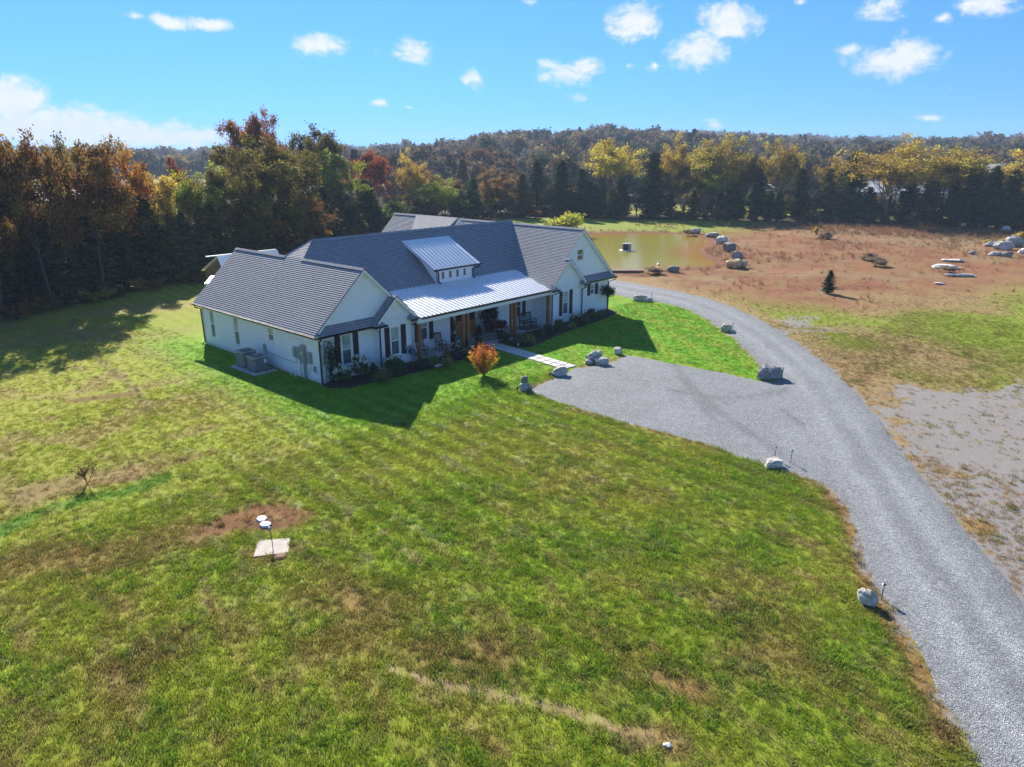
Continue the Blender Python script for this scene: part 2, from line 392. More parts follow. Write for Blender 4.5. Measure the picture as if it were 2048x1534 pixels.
    # grass blades take the colour of the turf they stand in
    t = NT('grass_blade'); b = t.attr('tint', 'INSTANCER').outputs['Color']; lv = t.attr('lv').outputs['Fac']
    hsv = t.n('ShaderNodeHueSaturation'); t.L.new(b, hsv.inputs['Color']); t.L.new(t.rng(lv, 0, 1, .485, .512), hsv.inputs['Hue']); t.L.new(t.rng(lv, 0, 1, .7, 1.45), hsv.inputs['Value'])
    t.leafy(hsv.outputs[0], .45, .5, .012)
    # ground: colour layout per vertex, fibres and soil grain on top
    t = NT('ground'); p = t.pos(); col = t.attr('col').outputs['Color']
    n1 = t.noise(9, 6, .7, p); n2 = t.noise(55, 4, .7, p); n3 = t.noise(1.6, 5, .65, p)
    k = t.math('MULTIPLY', t.math('MULTIPLY', t.rng(n1, .28, .72, .62, 1.38), t.rng(n2, .25, .75, .68, 1.32)), t.rng(n3, .3, .7, .84, 1.16))
    c = t.scaled(col, k)
    gn = t.math('ADD', t.rng(t.noise(.9, 5, .65, p), .25, .75, -.85, .85), t.rng(t.noise(8, 4, .7, p), .25, .75, -.45, .45))
    gr = t.attr('grit').outputs['Fac']; stones = t.math('MULTIPLY', t.rng(t.math('ADD', gr, gn), .40, .62, 0, 1), t.rng(gr, .05, .3, 0, 1))
    vs = t.voro(36, p); gcol = t.mix(t.rng(vs, 0, 1, 0, 1), (.175, .160, .145), (.32, .298, .275))
    c = t.mix(stones, c, gcol)
    t.principled(c, .95, 0, .15, t.bump(t.math('ADD', n1, n2), .55, .05))
    # crushed limestone
    t = NT('gravel'); p = t.pos(); v = t.n('ShaderNodeTexVoronoi'); v.inputs['Scale'].default_value = 34; t.L.new(p, v.inputs['Vector'])
    v2 = t.n('ShaderNodeTexVoronoi'); v2.inputs['Scale'].default_value = 15; t.L.new(p, v2.inputs['Vector'])
    sx = t.n('ShaderNodeSeparateColor'); t.L.new(v.outputs['Color'], sx.inputs[0]); s2 = t.n('ShaderNodeSeparateColor'); t.L.new(v2.outputs['Color'], s2.inputs[0])
    c = t.ramp(sx.outputs[0], [(0, (.120, .128, .135)), (.35, (.198, .208, .216)), (.75, (.243, .253, .258)), (1, (.39, .39, .385))])
    c = t.scaled(c, t.rng(s2.outputs[1], 0, 1, .82, 1.18))
    n3 = t.noise(.35, 5, .6, p); n4 = t.noise(2.4, 5, .7, p)
    tr = t.attr('track').outputs['Fac']
    k = t.math('MULTIPLY', t.math('MULTIPLY', t.rng(n3, .3, .7, .90, 1.10), t.rng(n4, .3, .7, .88, 1.12)), t.rng(tr, -1, 1, .74, 1.2))
    t.principled(t.scaled(c, k), .9, 0, .25, t.bump(v.outputs['Distance'], .9, .025))
    # weathered limestone boulders
    t = NT('limestone'); v = t.objc(); tint = t.n('ShaderNodeObjectInfo').outputs['Color']
    n = t.noise(3.2, 7, .7, v, .6); n2 = t.noise(14, 5, .7, v)
    m = t.n('ShaderNodeMapping'); t.L.new(v, m.inputs[0]); m.inputs['Scale'].default_value = (1, 1, 5)
    lay = t.noise(2.2, 5, .6, m.outputs[0])
    c = t.ramp(n, [(.25, (.42, .41, .40)), (.5, (.85, .83, .79)), (.75, (1.25, 1.21, 1.13))])
    c = t.mix(t.rng(lay, .52, .64, 0, .55), c, (.42, .33, .25)); c = t.mix(1.0, c, tint, 'MULTIPLY')
    t.principled(t.scaled(c, t.rng(n2, .3, .7, .8, 1.15)), .9, 0, .2, t.bump(t.math('ADD', n2, lay), .6, .04))
    # silty pond water
    t = NT('pond_water'); p = t.pos(); n = t.noise(.05, 4, .5, p)
    m = t.n('ShaderNodeMapping'); t.L.new(p, m.inputs[0]); m.inputs['Scale'].default_value = (1, 1, 1)
    h = t.noise(2.0, 4, .55, m.outputs[0]); sh = t.attr('shore').outputs['Fac']
    c = t.mix(t.rng(n, .35, .65, 0, 1), (.30, .255, .035), (.26, .245, .05)); c = t.mix(sh, c, (.34, .18, .035))
    t.principled(c, .16, 0, .16, t.bump(h, .22, .03))
    simple('hill_soil', (.085, .07, .04), .95, .3, .02)
    simple('far_wall', (.62, .62, .60), .7, .08, .2); simple('far_roof', (.40, .41, .43), .6, .08, .2)
make_materials()
# ------------------------------------------------------------------ ground layout (pixel outlines dropped onto the ground plane)
rs = np.random.RandomState(7); random.seed(7)
# driveway: outer (far) and inner (near) edge
d_out = [(1180,551),(1222,558),(1290,570),(1400,591),(1480,620),(1560,661),(1640,720),(1700,772),(1760,842),(1806,905),(1862,980),(1925,1052),(2000,1138),(2070,1230),(2190,1390),(2350,1600)]
d_in = [(1180,578),(1222,588),(1270,598),(1330,604),(1400,627),(1450,660),(1490,694),(1530,735),(1562,768),(1590,812),(1612,862),(1632,915),(1652,968),(1685,1003),(1712,1055),(1728,1112),(1752,1172),(1790,1222),(1832,1292),(1872,1372),(1912,1444),(1960,1545),(2010,1660)]
DO = smooth_line(gp(d_out)); DI = smooth_line(gp(d_in))
_e = DO[-1]-DO[-6]; _e = _e/np.linalg.norm(_e); _f = DI[-1]-DI[-6]; _f = _f/np.linalg.norm(_f); _m = (_e+_f)/np.linalg.norm(_e+_f)   # runs on towards the road
DO = np.vstack([DO, [DO[-1]+_m*k for k in (6, 14, 24, 38)]]); DI = np.vstack([DI, [DI[-1]+_m*k for k in (6, 14, 24, 38)]])
def nres(pts, n):
    seg = np.r_[0, np.cumsum(np.hypot(*np.diff(pts, axis=0).T))]; t = np.linspace(0, seg[-1], n)
    return np.c_[np.interp(t, seg, pts[:, 0]), np.interp(t, seg, pts[:, 1])]
ND = 190; EO = nres(DO, ND); EI = nres(DI, ND)
jo = (fbm(np.arange(ND)*.35, np.zeros(ND), 3, 3)-.5)*.5; ji = (fbm(np.arange(ND)*.35, np.zeros(ND)+9, 5, 3)-.5)*.5
dv = EO-EI; dv = dv/np.hypot(dv[:, 0], dv[:, 1])[:, None]; EO = EO+dv*jo[:, None]; EI = EI+dv*ji[:, None]
DRIVE = np.vstack([EI, EO[::-1]])
pad_px = [(1256,712),(1290,716),(1360,730),(1450,746),(1530,764),(1560,768),(1700,800),(1760,900),(1652,968),(1600,952),(1530,931),(1450,901),(1340,866),(1250,845),(1150,815),(1060,784),(1078,771),(1102,758),(1130,746),(1152,736),(1215,727),(1240,718)]
PAD = resample(list(gp(pad_px))+[gp(pad_px)[0]], .35)[:-1]
jj = np.c_[fbm(PAD[:, 0]*1.4, PAD[:, 1]*1.4, 11, 3)-.5, fbm(PAD[:, 0]*1.4, PAD[:, 1]*1.4, 23, 3)-.5]*.5
PAD = PAD+jj
POND = smooth_line(gp([(1120,468),(1180,466),(1260,464),(1340,464),(1400,470),(1435,482),(1405,497),(1418,512),(1455,528),(1400,534),(1340,537),(1290,547),(1225,546),(1150,536),(1090,510),(1120,468)]), 2)
BED = np.array([(-.15,-.05),(-.2,-.9),(.6,-1.75),(2.2,-2.05),(3.6,-2.2),(5.2,-2.35),(6.5,-2.45),(7.2,-2.2),(8.6,-2.3),(10.5,-2.5),(11.6,-2.5),(12.55,-2.5),(12.85,-.4),(6.9,-.4),(6.6,-.1)])
BED2 = np.array([(14.15,-.4),(13.95,-2.9),(14.6,-3.5),(16.3,-3.4),(18.2,-2.9),(20.5,-2.6),(22.5,-2.4),(24.6,-2.3),(26.5,-2.05),(28.6,-1.6),(28.9,-.35),(24.3,-.35),(20.2,-.6)])

HOUSE = np.array([(-.1,-.1),(6.6,-.6),(20.2,-.6),(28.9,-.6),(28.9,14.6),(27,20.5),(17.5,20.5),(17,11.5),(6.7,11.5),(6.6,14.6),(-.1,14.6)])

C_LUSH = np.array([.115,.300,.006]); C_LAWN = np.array([.190,.262,.014]); C_YEL = np.array([.285,.290,.034]); C_DRY = np.array([.27,.185,.080])
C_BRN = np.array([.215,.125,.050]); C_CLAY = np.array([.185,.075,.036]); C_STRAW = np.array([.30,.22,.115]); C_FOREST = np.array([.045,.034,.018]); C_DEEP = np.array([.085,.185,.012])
def lerp(a, b, t): return a+(b-a)*np.asarray(t)[..., None]
island = gp([(1222,588),(1330,604),(1400,627),(1490,694),(1562,768),(1450,746),(1256,712),(1152,736),(1102,758),(1000,735)])
field_green = gp([(1400,600),(1500,600),(1750,640),(2100,585),(2200,700),(2100,785),(1960,770),(1870,700),(1700,690),(1520,640)])
clay_area = gp([(1330,560),(1400,575),(1500,600),(1700,610),(1900,575),(2080,545),(2300,560),(2300,448),(1700,447),(1330,446),(1160,470),(1130,440)])
thin = [gp([(1740,815),(1790,885),(1860,975),(1925,1048),(2000,1135),(2090,1250),(2300,1200),(2200,820),(2048,770),(1900,780),(1820,775)]), gp([(1555,640),(1600,634),(1640,672),(1600,668),(1572,664)])]
woods_line_px = [(-700,860),(-300,700),(0,645),(100,620),(200,602),(300,575),(400,562),(500,532),(600,503),(700,474),(800,452),(900,443),(1000,439),(1160,437),(1300,441),(1500,444),(1700,448),(1900,456),(2048,464),(2300,480),(2700,530)]
WOODS = gp(woods_line_px)
strokes = [ # pixel polyline, half width (m), colour, strength
    ([(780,1335),(880,1368),(1010,1392),(1130,1420),(1210,1450),(1290,1475)], .13, C_STRAW*1.1, 1.0),
    ([(1270,1478),(1330,1472),(1345,1500)], .45, C_DRY, .9), ([(1320,1360),(1390,1380)], .4, C_BRN*1.2, .8),
    ([(430,1060),(480,1030),(540,1022),(578,1035)], .75, C_CLAY*.8+C_BRN*.2, .95), ([(505,1050),(560,1050)], .55, C_CLAY*.75, .9),
    ([(500,1105),(548,1118),(590,1098)], .4, C_DRY, .6),
    ([(150,800),(200,795),(260,788)], .5, C_CLAY*.8, .8), ([(60,990),(150,965),(260,940)], 1.1, C_DRY*.95, .8),
    ([(240,960),(330,930),(420,905)], .35, C_BRN, .7), ([(0,1060),(120,1010),(240,985),(320,960)], .5, C_DEEP*1.1, .9),
    ([(0,640),(120,660),(250,690)], .8, C_DRY, .3), ([(660,1190),(760,1220),(700,1280)], 1.2, C_BRN, .55),
    ([(880,1290),(960,1320)], .9, C_BRN, .6), ([(270,1340),(330,1290)], .8, C_BRN, .6), ([(20,1130),(200,1110),(330,1080)], 1.3, C_BRN*1.1, .6),
    ([(1440,1200),(1560,1250),(1500,1330)], 1.0, C_BRN, .4), ([(1640,960),(1700,1040),(1735,1150),(1790,1250),(1850,1370),(1900,1470)], .38, C_BRN*1.1, .9),
    ([(405,1160),(412,1230)], .07, C_STRAW*.8, .8), ([(140,640),(170,690),(250,760),(310,830)], .3, C_STRAW*.6, .45),
    ([(1130,815),(1260,850),(1450,905)], .16, C_DRY*.9, .8), ([(1540,925),(1640,970)], .45, C_DRY*.8, .8),
    ([(1300,720),(1440,748)], .12, C_DRY*.9, .8), ([(1480,690),(1540,745)], .2, C_DRY*.8, .7), ([(1160,735),(1250,716)], .3, C_DRY, .8), ([(1070,775),(1130,748)], .3, C_DRY, .8),
    ([(1222,556),(1330,574),(1450,604),(1540,642)], 1.2, C_DRY*.9+C_CLAY*.2, .8), ([(1600,690),(1700,740),(1780,800)], 2.2, C_DRY*.95, .9),
    ([(1700,660),(1800,680),(1900,740)], 2.2, C_DRY*.9, .8), ([(1990,1150),(2060,1180),(2100,1290)], 1.1, C_BRN*1.2, .9), ([(1960,980),(2048,1000)], 1.0, C_BRN*1.3, .8),
    ([(1880,850),(2000,900)], 1.2, C_YEL*.9, .5)]
strokes = [(gp(a), b, c, d) for a, b, c, d in strokes]
def ground_fields(x, y):
    """colour, grit (loose stone), lawn density and height at ground points"""
    wx = x+(fbm(x*.35, y*.35, 41)-.5)*3; wy = y+(fbm(x*.35, y*.35, 57)-.5)*3
    n1 = fbm(x*.16, y*.16, 1); n2 = fbm(x*.55, y*.55, 2); n3 = fbm(x*1.7, y*1.7, 3, 3); n4 = fbm(x*.05, y*.05, 4, 3)
    dh = np.maximum(sdist(HOUSE, x, y), 0)
    col = np.broadcast_to(C_LAWN, x.shape+(3,)).copy()
    col = lerp(col, C_YEL, sst(.42, .68, n1)*.5)
    # mowing passes run almost along the house's depth axis
    u = x*.995-y*.10; st = sst(.35, .65, .5+.5*np.sin(u*2*math.pi/1.15+fbm(x*.3, y*.3, 9)*2.0))
    lawnside = sst(-17, -11, x)*sst(-33, -16, y)*.55+.45*sst(-12, -8, x)*sst(-18, -8, y)
    col = col*(1+(st-.5)*.62*lawnside)[..., None]
    clip = sst(.52, .75, n3)*sst(.62, .9, .5+.5*np.sin(u*2*math.pi/1.15+1.2+fbm(x*.4, y*.4, 19)*2.2))*lawnside
    col = lerp(col, np.array([.36,.38,.22]), clip*.9)
    # dry patches thicken towards the rough lower corner, drawn out along the mowing direction
    rough = np.clip(sst(-4, -26, y+.35*x)*.8+sst(-5, -18, x)*.3, 0, 1); sk = fbm(u*.9, y*.22, 44); sk2 = fbm(u*2.6, y*.8, 45)
    col = lerp(col, C_BRN*1.1, np.clip(sst(.50, .66, sk*.55+sk2*.45+(n1-.5)*.2)*(.10+.5*rough), 0, .6))
    col = lerp(col, C_DRY*.95, np.clip(sst(.54, .72, n3*.6+sk2*.4)*(.18+.5*rough), 0, .6))
    col = lerp(col, C_YEL, np.clip(sst(.5, .68, fbm(u*1.3+9, y*.4, 46))*.32, 0, .5))
    col = lerp(col, C_DEEP, sst(.52, .70, fbm(u*1.2+31, y*.5, 6)*.6+sk2*.4)*.38)
    col = lerp(col, np.array([.205,.225,.026])*np.ones_like(col), .22)
    # watered lawn round the house
    lush = sst(13, 4, dh+(n2-.5)*6); lush = np.where(x < -1, lush*sst(-7, -1, x), lush)
    isl = sst(.6, -.6, sdist(island, wx, wy)*.6); lush = np.maximum(lush*.85, isl)
    col = lerp(col, C_LUSH*(1+.35*(n3-.5)[..., None]+.25*(n2-.5)[..., None]), lush*.92)
    ck = .5+.5*np.sin((x*.76-y*.65)*2*math.pi/2.2); ck2 = .5+.5*np.sin((x*.65+y*.76)*2*math.pi/2.6)
    col = lerp(col, C_YEL*.95, isl*np.clip(sst(.35, .75, ck)*.30+sst(.6, .9, ck2)*.22, 0, .5))
    # left meadow turns yellow
    left = sst(-3, -8, x-.12*y)*sst(-16, 2, y); col = lerp(col, C_YEL*1.05, left*.65)
    col = lerp(col, C_DRY, left*sst(.5, .66, n2)*.55); back = sst(12, 24, y)*sst(18, 2, x); col = lerp(col, C_YEL*.95, back*.6); col = lerp(col, C_DRY, back*sst(.5, .62, n1)*.5)
    # the unmown side beyond the driveway
    cx, cy = EO[:, 0], EO[:, 1]
    beyond = sst(-1, 3, np.where(x > 27, x-28-.0*y, -9))
    side = inside(np.vstack([EO, [(300, -500), (900, -400), (900, 900), (44, 900), (44, 30)]]), x, y)
    rough_field = C_DRY*.78+C_BRN*.22
    fcol = np.broadcast_to(rough_field, col.shape)*(1+(n2-.5)*.5)[..., None]
    fcol = lerp(fcol, C_LAWN*.95, sst(5, -5, sdist(field_green, wx, wy)+(n1-.5)*14)*.85)
    cl = sst(7, -7, sdist(clay_area, wx, wy)+(n1-.5)*12)
    ccl = lerp(C_CLAY*1.05*np.ones_like(col), C_BRN*1.05, sst(.36, .58, n2)*.8); ccl = lerp(ccl, C_STRAW*.8, sst(.55, .7, n1)*.55)
    ccl = lerp(ccl, C_CLAY*1.35, sst(.58, .72, fbm(x*.25+7, y*.6, 8))*.7)
    fcol = lerp(fcol, ccl, cl)
    far_green = sst(60, 95, x)*sst(14, 30, y-.0*x); fcol = lerp(fcol, C_LAWN*.95, far_green*.85)
    fcol = lerp(fcol, C_STRAW*.75, sst(100, 112, x)*sst(25, 10, y)*.6)
    col = np.where(side[..., None], fcol, col)
    grit = np.zeros(x.shape)
    for k, tp in enumerate(thin): grit = np.maximum(grit, sst(1.6, -1.6, sdist(tp, wx, wy)+(n2-.5)*4))
    dd = sdist(DRIVE, x, y); grit = np.maximum(grit, sst(.55, .1, dd)*.55)
    worn = np.zeros(x.shape)
    for pts, w, c, a in strokes:
        d = dist_line(pts, x, y); m = sst(w*1.5, w*.35, d+(n3-.5)*w*1.6)*a
        col = lerp(col, c*(1+(n3-.5)*.5)[..., None], m)
        if a >= .8 and (w < .15 or c[0]/c.sum() > .585): worn = np.maximum(worn, m)
    # pond bank and bed
    dp = sdist(POND, x, y)
    col = lerp(col, C_CLAY*.85, sst(3.2, .6, dp+(n2-.5)*3)*.9)
    # leaf litter under the woods
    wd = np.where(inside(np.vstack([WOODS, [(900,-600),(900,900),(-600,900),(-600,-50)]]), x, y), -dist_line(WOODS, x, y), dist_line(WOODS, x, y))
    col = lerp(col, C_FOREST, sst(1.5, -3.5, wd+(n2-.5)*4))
    deep = sst(-10, -18, wd)*sst(70, 85, x)*sst(75, 55, y); col = lerp(col, C_YEL*.9*np.ones_like(col), deep*.9)
    z = -.65*sst(.6, -3.5, dp)
    z = z+((fbm(x*.12, y*.12, 71)-.5)*.35*sst(34, 44, x)+(fbm(x*.6, y*.6, 72)-.5)*.16*sst(34, 44, x))*sst(.5, 2.5, np.abs(dp)+(dp > 0)*1.0)*(dp > -.2)
    z = z+(fbm(x*1.1, y*1.1, 73, 3)-.5)*.05*sst(2.0, 5, dh)*sst(.4, 1.5, np.minimum(sdist(PAD, x, y), dd))
    grassy = (1-np.clip(cl*side, 0, 1)*.85)*sst(-.02, .10, dd)*sst(-.02, .10, sdist(PAD, x, y))*sst(-1.5, .5, wd)*(dp > .4)*(1-.85*worn)
    return col, np.clip(grit, 0, 1), grassy, z, side, cl

def build_ground():
    xs = np.unique(np.round(np.r_[np.linspace(-900, -60, 18), np.arange(-60, -30, 1.5), np.arange(-30, 32, .27), np.arange(32, 60, .55), np.arange(60, 170, 1.3), np.linspace(170, 1500, 26)], 3))
    ys = np.unique(np.round(np.r_[np.linspace(-900, -70, 16), np.arange(-70, -40, 1.5), np.arange(-40, 18, .27), np.arange(18, 50, .6), np.arange(50, 130, 1.5), np.linspace(130, 1500, 28)], 3))
    X, Y = np.meshgrid(xs, ys); x = X.ravel(); y = Y.ravel()
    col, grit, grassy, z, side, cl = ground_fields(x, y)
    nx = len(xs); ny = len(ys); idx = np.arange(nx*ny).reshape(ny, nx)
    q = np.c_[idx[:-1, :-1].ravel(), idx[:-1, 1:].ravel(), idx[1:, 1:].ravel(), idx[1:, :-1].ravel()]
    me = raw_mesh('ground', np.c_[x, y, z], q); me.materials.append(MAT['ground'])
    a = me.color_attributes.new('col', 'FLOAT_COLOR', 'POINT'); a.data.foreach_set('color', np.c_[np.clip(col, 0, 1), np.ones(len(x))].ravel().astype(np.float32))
    b = me.attributes.new('grit', 'FLOAT', 'POINT'); b.data.foreach_set('value', grit.astype(np.float32))
    me.polygons.foreach_set('use_smooth', np.ones(len(q), bool))
    return struct(link('ground', me))
def raw_mesh(name, v, faces):
    v = np.asarray(v, np.float32); faces = np.asarray(faces, np.int32); k = faces.shape[1]
    me = bpy.data.meshes.new(name); me.vertices.add(len(v)); me.vertices.foreach_set('co', v.ravel())
    me.loops.add(faces.size); me.loops.foreach_set('vertex_index', faces.ravel())
    me.polygons.add(len(faces)); me.polygons.foreach_set('loop_start', np.arange(len(faces), dtype=np.int32)*k)
    try: me.polygons.foreach_set('loop_total', np.full(len(faces), k, np.int32))
    except Exception: pass
    me.update(calc_edges=True); me.validate(); return me
build_ground()

def build_drive():
    nl = 18; t = np.linspace(0, 1, nl); P = EI[:, None, :]*(1-t)[None, :, None]+EO[:, None, :]*t[None, :, None]
    v = np.c_[P.reshape(-1, 2), np.full(ND*nl, .03)]
    edge = np.zeros((ND, nl), bool); edge[:, 0] = edge[:, -1] = True; v[edge.ravel(), 2] = .002
    crown = np.sin(t*math.pi)*.05; v[:, 2] += np.tile(crown, ND)
    idx = np.arange(ND*nl).reshape(ND, nl)
    q = np.c_[idx[:-1, :-1].ravel(), idx[:-1, 1:].ravel(), idx[1:, 1:].ravel(), idx[1:, :-1].ravel()]
    me = raw_mesh('gravel_driveway', v, q); me.materials.append(MAT['gravel'])
    tr = np.exp(-((t-.30)/.07)**2)*.9+np.exp(-((t-.66)/.07)**2)*.9-np.exp(-((t-.48)/.09)**2)*.4-np.exp(-((t-.97)/.05)**2)*.6-np.exp(-((t-.03)/.05)**2)*.6
    s = np.arange(ND)*.12; tr = tr[None, :]*(.4+fbm(s, s*0, 5)[:, None])+(fbm(s[:, None]*2, t[None, :]*5, 6)-.5)*.5
    a = me.attributes.new('track', 'FLOAT', 'POINT'); a.data.foreach_set('value', tr.ravel().astype(np.float32))
    me.polygons.foreach_set('use_smooth', np.ones(len(q), bool)); struct(link('gravel_driveway', me))
    # turn-around pad in front of the walkway, with turning marks
    bm = bmesh.new(); vs = [bm.verts.new((p[0], p[1], .0)) for p in PAD]; bm.faces.new(vs)
    for a0, n0 in (((1, 0, 0), 0), ((0, 1, 0), 1)):
        lo, hi = PAD[:, n0].min(), PAD[:, n0].max()
        for c in np.arange(lo+.45, hi, .45):
            co = [0, 0, 0]; co[n0] = c
            bmesh.ops.bisect_plane(bm, geom=bm.verts[:]+bm.edges[:]+bm.faces[:], plane_co=co, plane_no=a0)
    me = bpy.data.meshes.new('parking_pad'); bm.to_mesh(me); bm.free()
    co = np.zeros(len(me.vertices)*3, np.float32); me.vertices.foreach_get('co', co); co = co.reshape(-1, 3)
    e = sdist(PAD, co[:, 0].astype(float), co[:, 1].astype(float)); co[:, 2] = np.where(e > -.05, .002, .018); me.vertices.foreach_set('co', co.ravel())
    marks = [gp([(1350,640),(1340,690),(1355,740),(1400,790),(1460,840),(1560,905)]), gp([(1340,780),(1420,795),(1500,795),(1580,780)]), gp([(1560,820),(1640,870),(1700,920)]), gp([(1330,700),(1380,780),(1440,850)])]
    m = np.zeros(len(co))
    for k in marks: m = np.minimum(m, -1.0*sst(.40, .08, dist_line(k, co[:, 0], co[:, 1])))
    m = m+(fbm(co[:, 0]*.8, co[:, 1]*.8, 15)-.5)*.7
    at = me.attributes.new('track', 'FLOAT', 'POINT'); at.data.foreach_set('value', m.astype(np.float32))
    me.materials.append(MAT['gravel']); me.update(); struct(link('parking_pad', me))
build_drive()

def sheet(name, poly, z, mat, edge_z=None, step=.25, lump=0):
    P = resample(list(poly)+[poly[0]], step)[:-1]
    P = P+np.c_[fbm(P[:, 0]*2, P[:, 1]*2, 4)-.5, fbm(P[:, 0]*2, P[:, 1]*2, 14)-.5]*.15
    bm = bmesh.new(); bm.faces.new([bm.verts.new((p[0], p[1], 0)) for p in P])
    for a0, n0 in (((1, 0, 0), 0), ((0, 1, 0), 1)):
        for c in np.arange(P[:, n0].min()+step, P[:, n0].max(), step):
            k = [0, 0, 0]; k[n0] = c
            bmesh.ops.bisect_plane(bm, geom=bm.verts[:]+bm.edges[:]+bm.faces[:], plane_co=k, plane_no=a0)
    for v in bm.verts:
        e = float(sdist(P, np.array([v.co.x]), np.array([v.co.y]))[0])
        v.co.z = (edge_z if edge_z is not None else z) if e > -.03 else z+lump*float(fbm(np.array([v.co.x*3]), np.array([v.co.y*3]), 8)[0])
    me = bpy.data.meshes.new(name); bm.to_mesh(me); bm.free(); me.materials.append(MAT[mat])
    for p in me.polygons: p.use_smooth = True
    return struct(link(name, me))
sheet('mulch_bed', BED, .05, 'mulch', .003, .25, .10); sheet('mulch_bed', BED2, .05, 'mulch', .003, .25, .10)

def build_pond():
    big = POND; c = big.mean(0)
    rings = []
    out = c+(big-c)*1.05
    nr = 14; v = []
    for k in range(nr): v.append(c+(out-c)*(k/(nr-1)) if k else np.repeat(c[None], len(out), 0))
    V = np.vstack(v); n = len(out); idx = np.arange(nr*n).reshape(nr, n)
    q = [(idx[k, j], idx[k, (j+1) % n], idx[k+1, (j+1) % n], idx[k+1, j]) for k in range(nr-1) for j in range(n)]
    me = raw_mesh('pond', np.c_[V, np.full(len(V), -.16)], q)
    d = sdist(POND, V[:, 0], V[:, 1]); warm = sst(-7, 0, d+(fbm(V[:, 0]*.15, V[:, 1]*.15, 3)-.5)*5)
    a = me.attributes.new('shore', 'FLOAT', 'POINT'); a.data.foreach_set('value', warm.astype(np.float32))
    me.materials.append(MAT['pond_water']); struct(link('pond', me))
build_pond()

# ------------------------------------------------------------------ scattering on points (stuff only)
def scatter(name, pts, scl, rot, tint, templates, label):
    pts = np.asarray(pts, np.float32); n = len(pts)
    me = bpy.data.meshes.new(name); me.vertices.add(n); me.vertices.foreach_set('co', pts.ravel())
    a = me.attributes.new('scl', 'FLOAT_VECTOR', 'POINT'); a.data.foreach_set('vector', np.asarray(scl, np.float32).ravel())
    a = me.attributes.new('rot', 'FLOAT_VECTOR', 'POINT'); a.data.foreach_set('vector', np.asarray(rot, np.float32).ravel())
    a = me.attributes.new('tint', 'FLOAT_COLOR', 'POINT'); a.data.foreach_set('color', np.c_[np.clip(tint, 0, 1), np.ones(n)].astype(np.float32).ravel())
    a = me.attributes.new('pick', 'INT', 'POINT'); a.data.foreach_set('value', rs.randint(0, len(templates), n).astype(np.int32))
    o = link(name, me)
    tc = bpy.data.collections.new(name+'_templates')
    for t in templates: tc.objects.link(t)
    ng = bpy.data.node_groups.new(name, 'GeometryNodeTree')
    ng.interface.new_socket('Geometry', in_out='INPUT', socket_type='NodeSocketGeometry'); ng.interface.new_socket('Geometry', in_out='OUTPUT', socket_type='NodeSocketGeometry')
    N = ng.nodes; L = ng.links; gi = N.new('NodeGroupInput'); go = N.new('NodeGroupOutput'); ip = N.new('GeometryNodeInstanceOnPoints')
    ci = N.new('GeometryNodeCollectionInfo'); ci.inputs['Collection'].default_value = tc; ci.inputs['Separate Children'].default_value = True; ci.inputs['Reset Children'].default_value = True
    def na(nm, dt):
        x = N.new('GeometryNodeInputNamedAttribute'); x.data_type = dt; x.inputs['Name'].default_value = nm; return x.outputs['Attribute']
    L.new(gi.outputs[0], ip.inputs['Points']); L.new(ci.outputs[0], ip.inputs['Instance']); ip.inputs['Pick Instance'].default_value = True
    L.new(na('pick', 'INT'), ip.inputs['Instance Index']); L.new(na('scl', 'FLOAT_VECTOR'), ip.inputs['Scale'])
    er = N.new('FunctionNodeEulerToRotation'); L.new(na('rot', 'FLOAT_VECTOR'), er.inputs[0]); L.new(er.outputs[0], ip.inputs['Rotation'])
    L.new(ip.outputs[0], go.inputs[0])
    md = o.modifiers.new('scatter', 'NODES'); md.node_group = ng
    return stuff(o, label)
def leaf_mesh(name, c, t, b, lv, cv, mat, me_only=True):
    """diamond leaves: centre, half length and half width vectors"""
    n = len(c); v = np.empty((n, 4, 3)); v[:, 0] = c+t; v[:, 1] = c+b; v[:, 2] = c-t; v[:, 3] = c-b
    me = raw_mesh(name, v.reshape(-1, 3), np.arange(n*4).reshape(n, 4))
    for nm, val in (('lv', lv), ('cv', cv)):
        a = me.attributes.new(nm, 'FLOAT', 'FACE'); a.data.foreach_set('value', np.asarray(val, np.float32))
    me.materials.append(MAT[mat]); return me
def rand_unit(n, r=rs):
    v = r.normal(size=(n, 3)); return v/np.linalg.norm(v, axis=1)[:, None]
def leaf_frames(n, size, aspect=.55, flat=.0, r=rs):
    a = rand_unit(n, r); a[:, 2] *= (1-flat); a /= np.linalg.norm(a, axis=1)[:, None]
    k = rand_unit(n, r); b = np.cross(a, k); b /= np.linalg.norm(b, axis=1)[:, None]+1e-9
    s = size*(.6+.8*r.rand(n))[:, None]; return a*s*.5, b*s*.5*aspect
